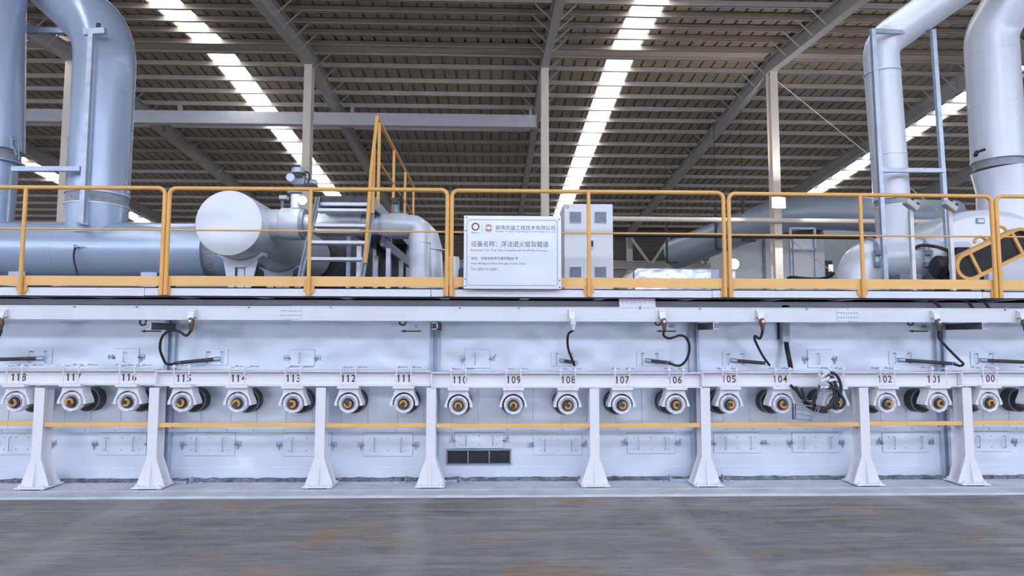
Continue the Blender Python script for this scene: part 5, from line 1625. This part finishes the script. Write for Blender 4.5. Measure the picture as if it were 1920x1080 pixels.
def capsule(r, k=14):
    pts = []
    for i in range(k + 1):
        a = PI / 2 + PI * i / k; pts.append(cA + ax * (r * math.cos(a)) + nr * (r * math.sin(a)))
    for i in range(k + 1):
        a = -PI / 2 + PI * i / k; pts.append(cB + ax * (r * math.cos(a)) + nr * (r * math.sin(a)))
    return pts


o_ = capsule(RO); i_ = capsule(RI)
n = len(o_); vs = []; fs = []
for yy in (YU, YU + .13):
    vs += [(p.x, yy, p.z) for p in o_] + [(p.x, yy, p.z) for p in i_]
for k in range(n):
    j = (k + 1) % n
    fs += [(k, j, n + j, n + k), (k, 2 * n + k, 2 * n + j, j), (n + k, n + j, 3 * n + j, 3 * n + k), (2 * n + k, 3 * n + k, 3 * n + j, 2 * n + j)]
m = MB(); m.add(vs, fs); m.build('rim', YEL, root)
m = MB(); m.prism([(p.x, p.z) for p in i_], 'y', YU + .05, YU + .055); m.build('mesh_backing', MESHM, root)
m = MB()
for k in range(-16, 60):
    for s in (-1, 1):
        # diagonal wires clipped to the capsule
        dirv = (ax + nr * s).normalized()
        p = cA + ax * (k * .016)
        ts = [t for t in [(-.25 + .5 * q / 60) for q in range(61)]]
        ins = []
        for t in ts:
            w = p + dirv * t; uu = (w - cA).dot(ax); vv = (w - cA).dot(nr)
            uc = min(max(uu, 0), Lb)
            if (uu - uc) ** 2 + vv ** 2 < RI * RI: ins.append(t)
        if len(ins) > 1:
            a = p + dirv * ins[0]; b = p + dirv * ins[-1]; a.y = b.y = YU + .035
            m.beam(a, b, .003, .003)
m.build('wire_mesh', DARK, root)
for t in (.12, .93):
    m = MB(); c = cA + ax * (Lb * t); m.beam(Vector((c.x, YU + .02, c.z)) + nr * RI * 1.02, Vector((c.x, YU + .02, c.z)) - nr * RI * 1.02, .03, .036); m.build('cross_bar', YEL, root)
m = MB()
for (px, py) in ((1838, 455), (1876, 436)):
    c = P(px, py, YU + .2); m.tube([c + Vector((.075 * math.cos(t), 0, .075 * math.sin(t))) for t in [PI * .05 + PI * 1.0 * k / 12 for k in range(13)]], .018, 8)
m.tube([P(1857, 446, YU + .16), P(1857, 470, YU + .16)], .03, 8)
m.build('rear_rim', YEL, root)
m = MB(); q = cA.lerp(cB, .45); m.box((q.x - .03, YU + .13, ZD), (q.x + .03, YU + .2, q.z)); m.build('stand', STEEL, root)

# wide riser on the fan
YW = 9.1
root = thing('wide_riser', (P(1880, 395, YW).x, YW, P(1880, 395, YW).z), 'wide white riser pipe above the fan at the right, bending to the upper right', 'pipe')
rw = px_r(44, YW)
b0 = P(1872, 302, YW); b1 = P(1857, 66, YW); b2 = P(1935, -75, YW - .4)
pth = bent([b0, b1, b2, P(1990, -160, YW - .6)], .6, 5)
m = MB(); m.tube(pth, rw * 1.03, 44); m.build('pipe', PIPEW, root)
d = (b1 - b0).normalized()
m = MB(); m.tube([b0 - d * .12, b0 + d * .0], rw * .95, 40); m.build('bellows', BELLOWS, root)
for q, hw, f in ((b0, .011, 1.06), (b0.lerp(b1, .42), .004, 1.04), (b0.lerp(b1, .83), .004, 1.04)):
    m = MB(); m.tube([q - d * hw, q + d * hw], rw * f, 40); m.build('seam_band', PIPEW, root)
m = MB(); m.tube([b0 - d * .13, P(1880, 360, YW), P(1882, 420, YW)], [rw * 1.05, rw * .98, rw * 1.0], 40); m.build('branch_cone', PIPEW, root)
m = MB(); q = P(1829, 291, YW - .2); m.tube([q, q + Vector((-.04, -.08, .02))], .03, 10); m.tube([q + Vector((-.04, -.08, .02)), q + Vector((.05, -.12, .05))], .02, 8); m.build('port_plug', BLACK, root)

# push-button posts
for k, (px, pt, pb) in enumerate(((1707, 393, 1713), (1779.5, 395, 1788))):
    Yk = 7.35
    xx = (P(px, 400, Yk).x + P(pb, 520, Yk).x) / 2
    t_ = P(px, pt, Yk)
    root = thing('button_station', (xx, Yk, ZD), '%s of two push-button boxes on slim posts before the fan' % ('left' if k == 0 else 'right'), 'control station', 'push-button posts')
    m = MB(); m.beam((xx, Yk, ZD), (P(px, pt, Yk).x, Yk, t_.z), .042, .042, up=(0, 1, 0)); m.build('post', CLAD2, root)
    m = MB(); c = P(px + 1, pt - 8, Yk - .03)
    Mx = Matrix.Translation(c) @ Matrix.Rotation(math.radians(38), 4, 'Y')
    m.box((-.078, -.05, -.034), (.078, .05, .034), Mx); m.build('box', mat('button_box_paint', (.52, .50, .50), .5) if 'button_box_paint' not in bpy.data.materials else bpy.data.materials['button_box_paint'], root, bevel=.012)
    for t in (-.04, 0.0, .04):
        m = MB(); q = Mx @ Vector((t, -.02, .034)); q2 = Mx @ Vector((t, -.04, .055)); m.tube([q, q2], .016, 12); m.build('button', DARK if t else CLAD2, root)

# loose black cables on the deck at the right
m = MB(); m.tube(spline([P(1478, 521, 9.5), P(1486, 519.5, 9.4), P(1500, 521, 9.4), P(1530, 523, 9.3), P(1550, 520, 9.2), P(1564, 512, 9.1)], 8), .022, 10)
tag(m.build('loose_cable', BLACK), 'black cable lying on the walkway left of the fat white pipe', 'cable')
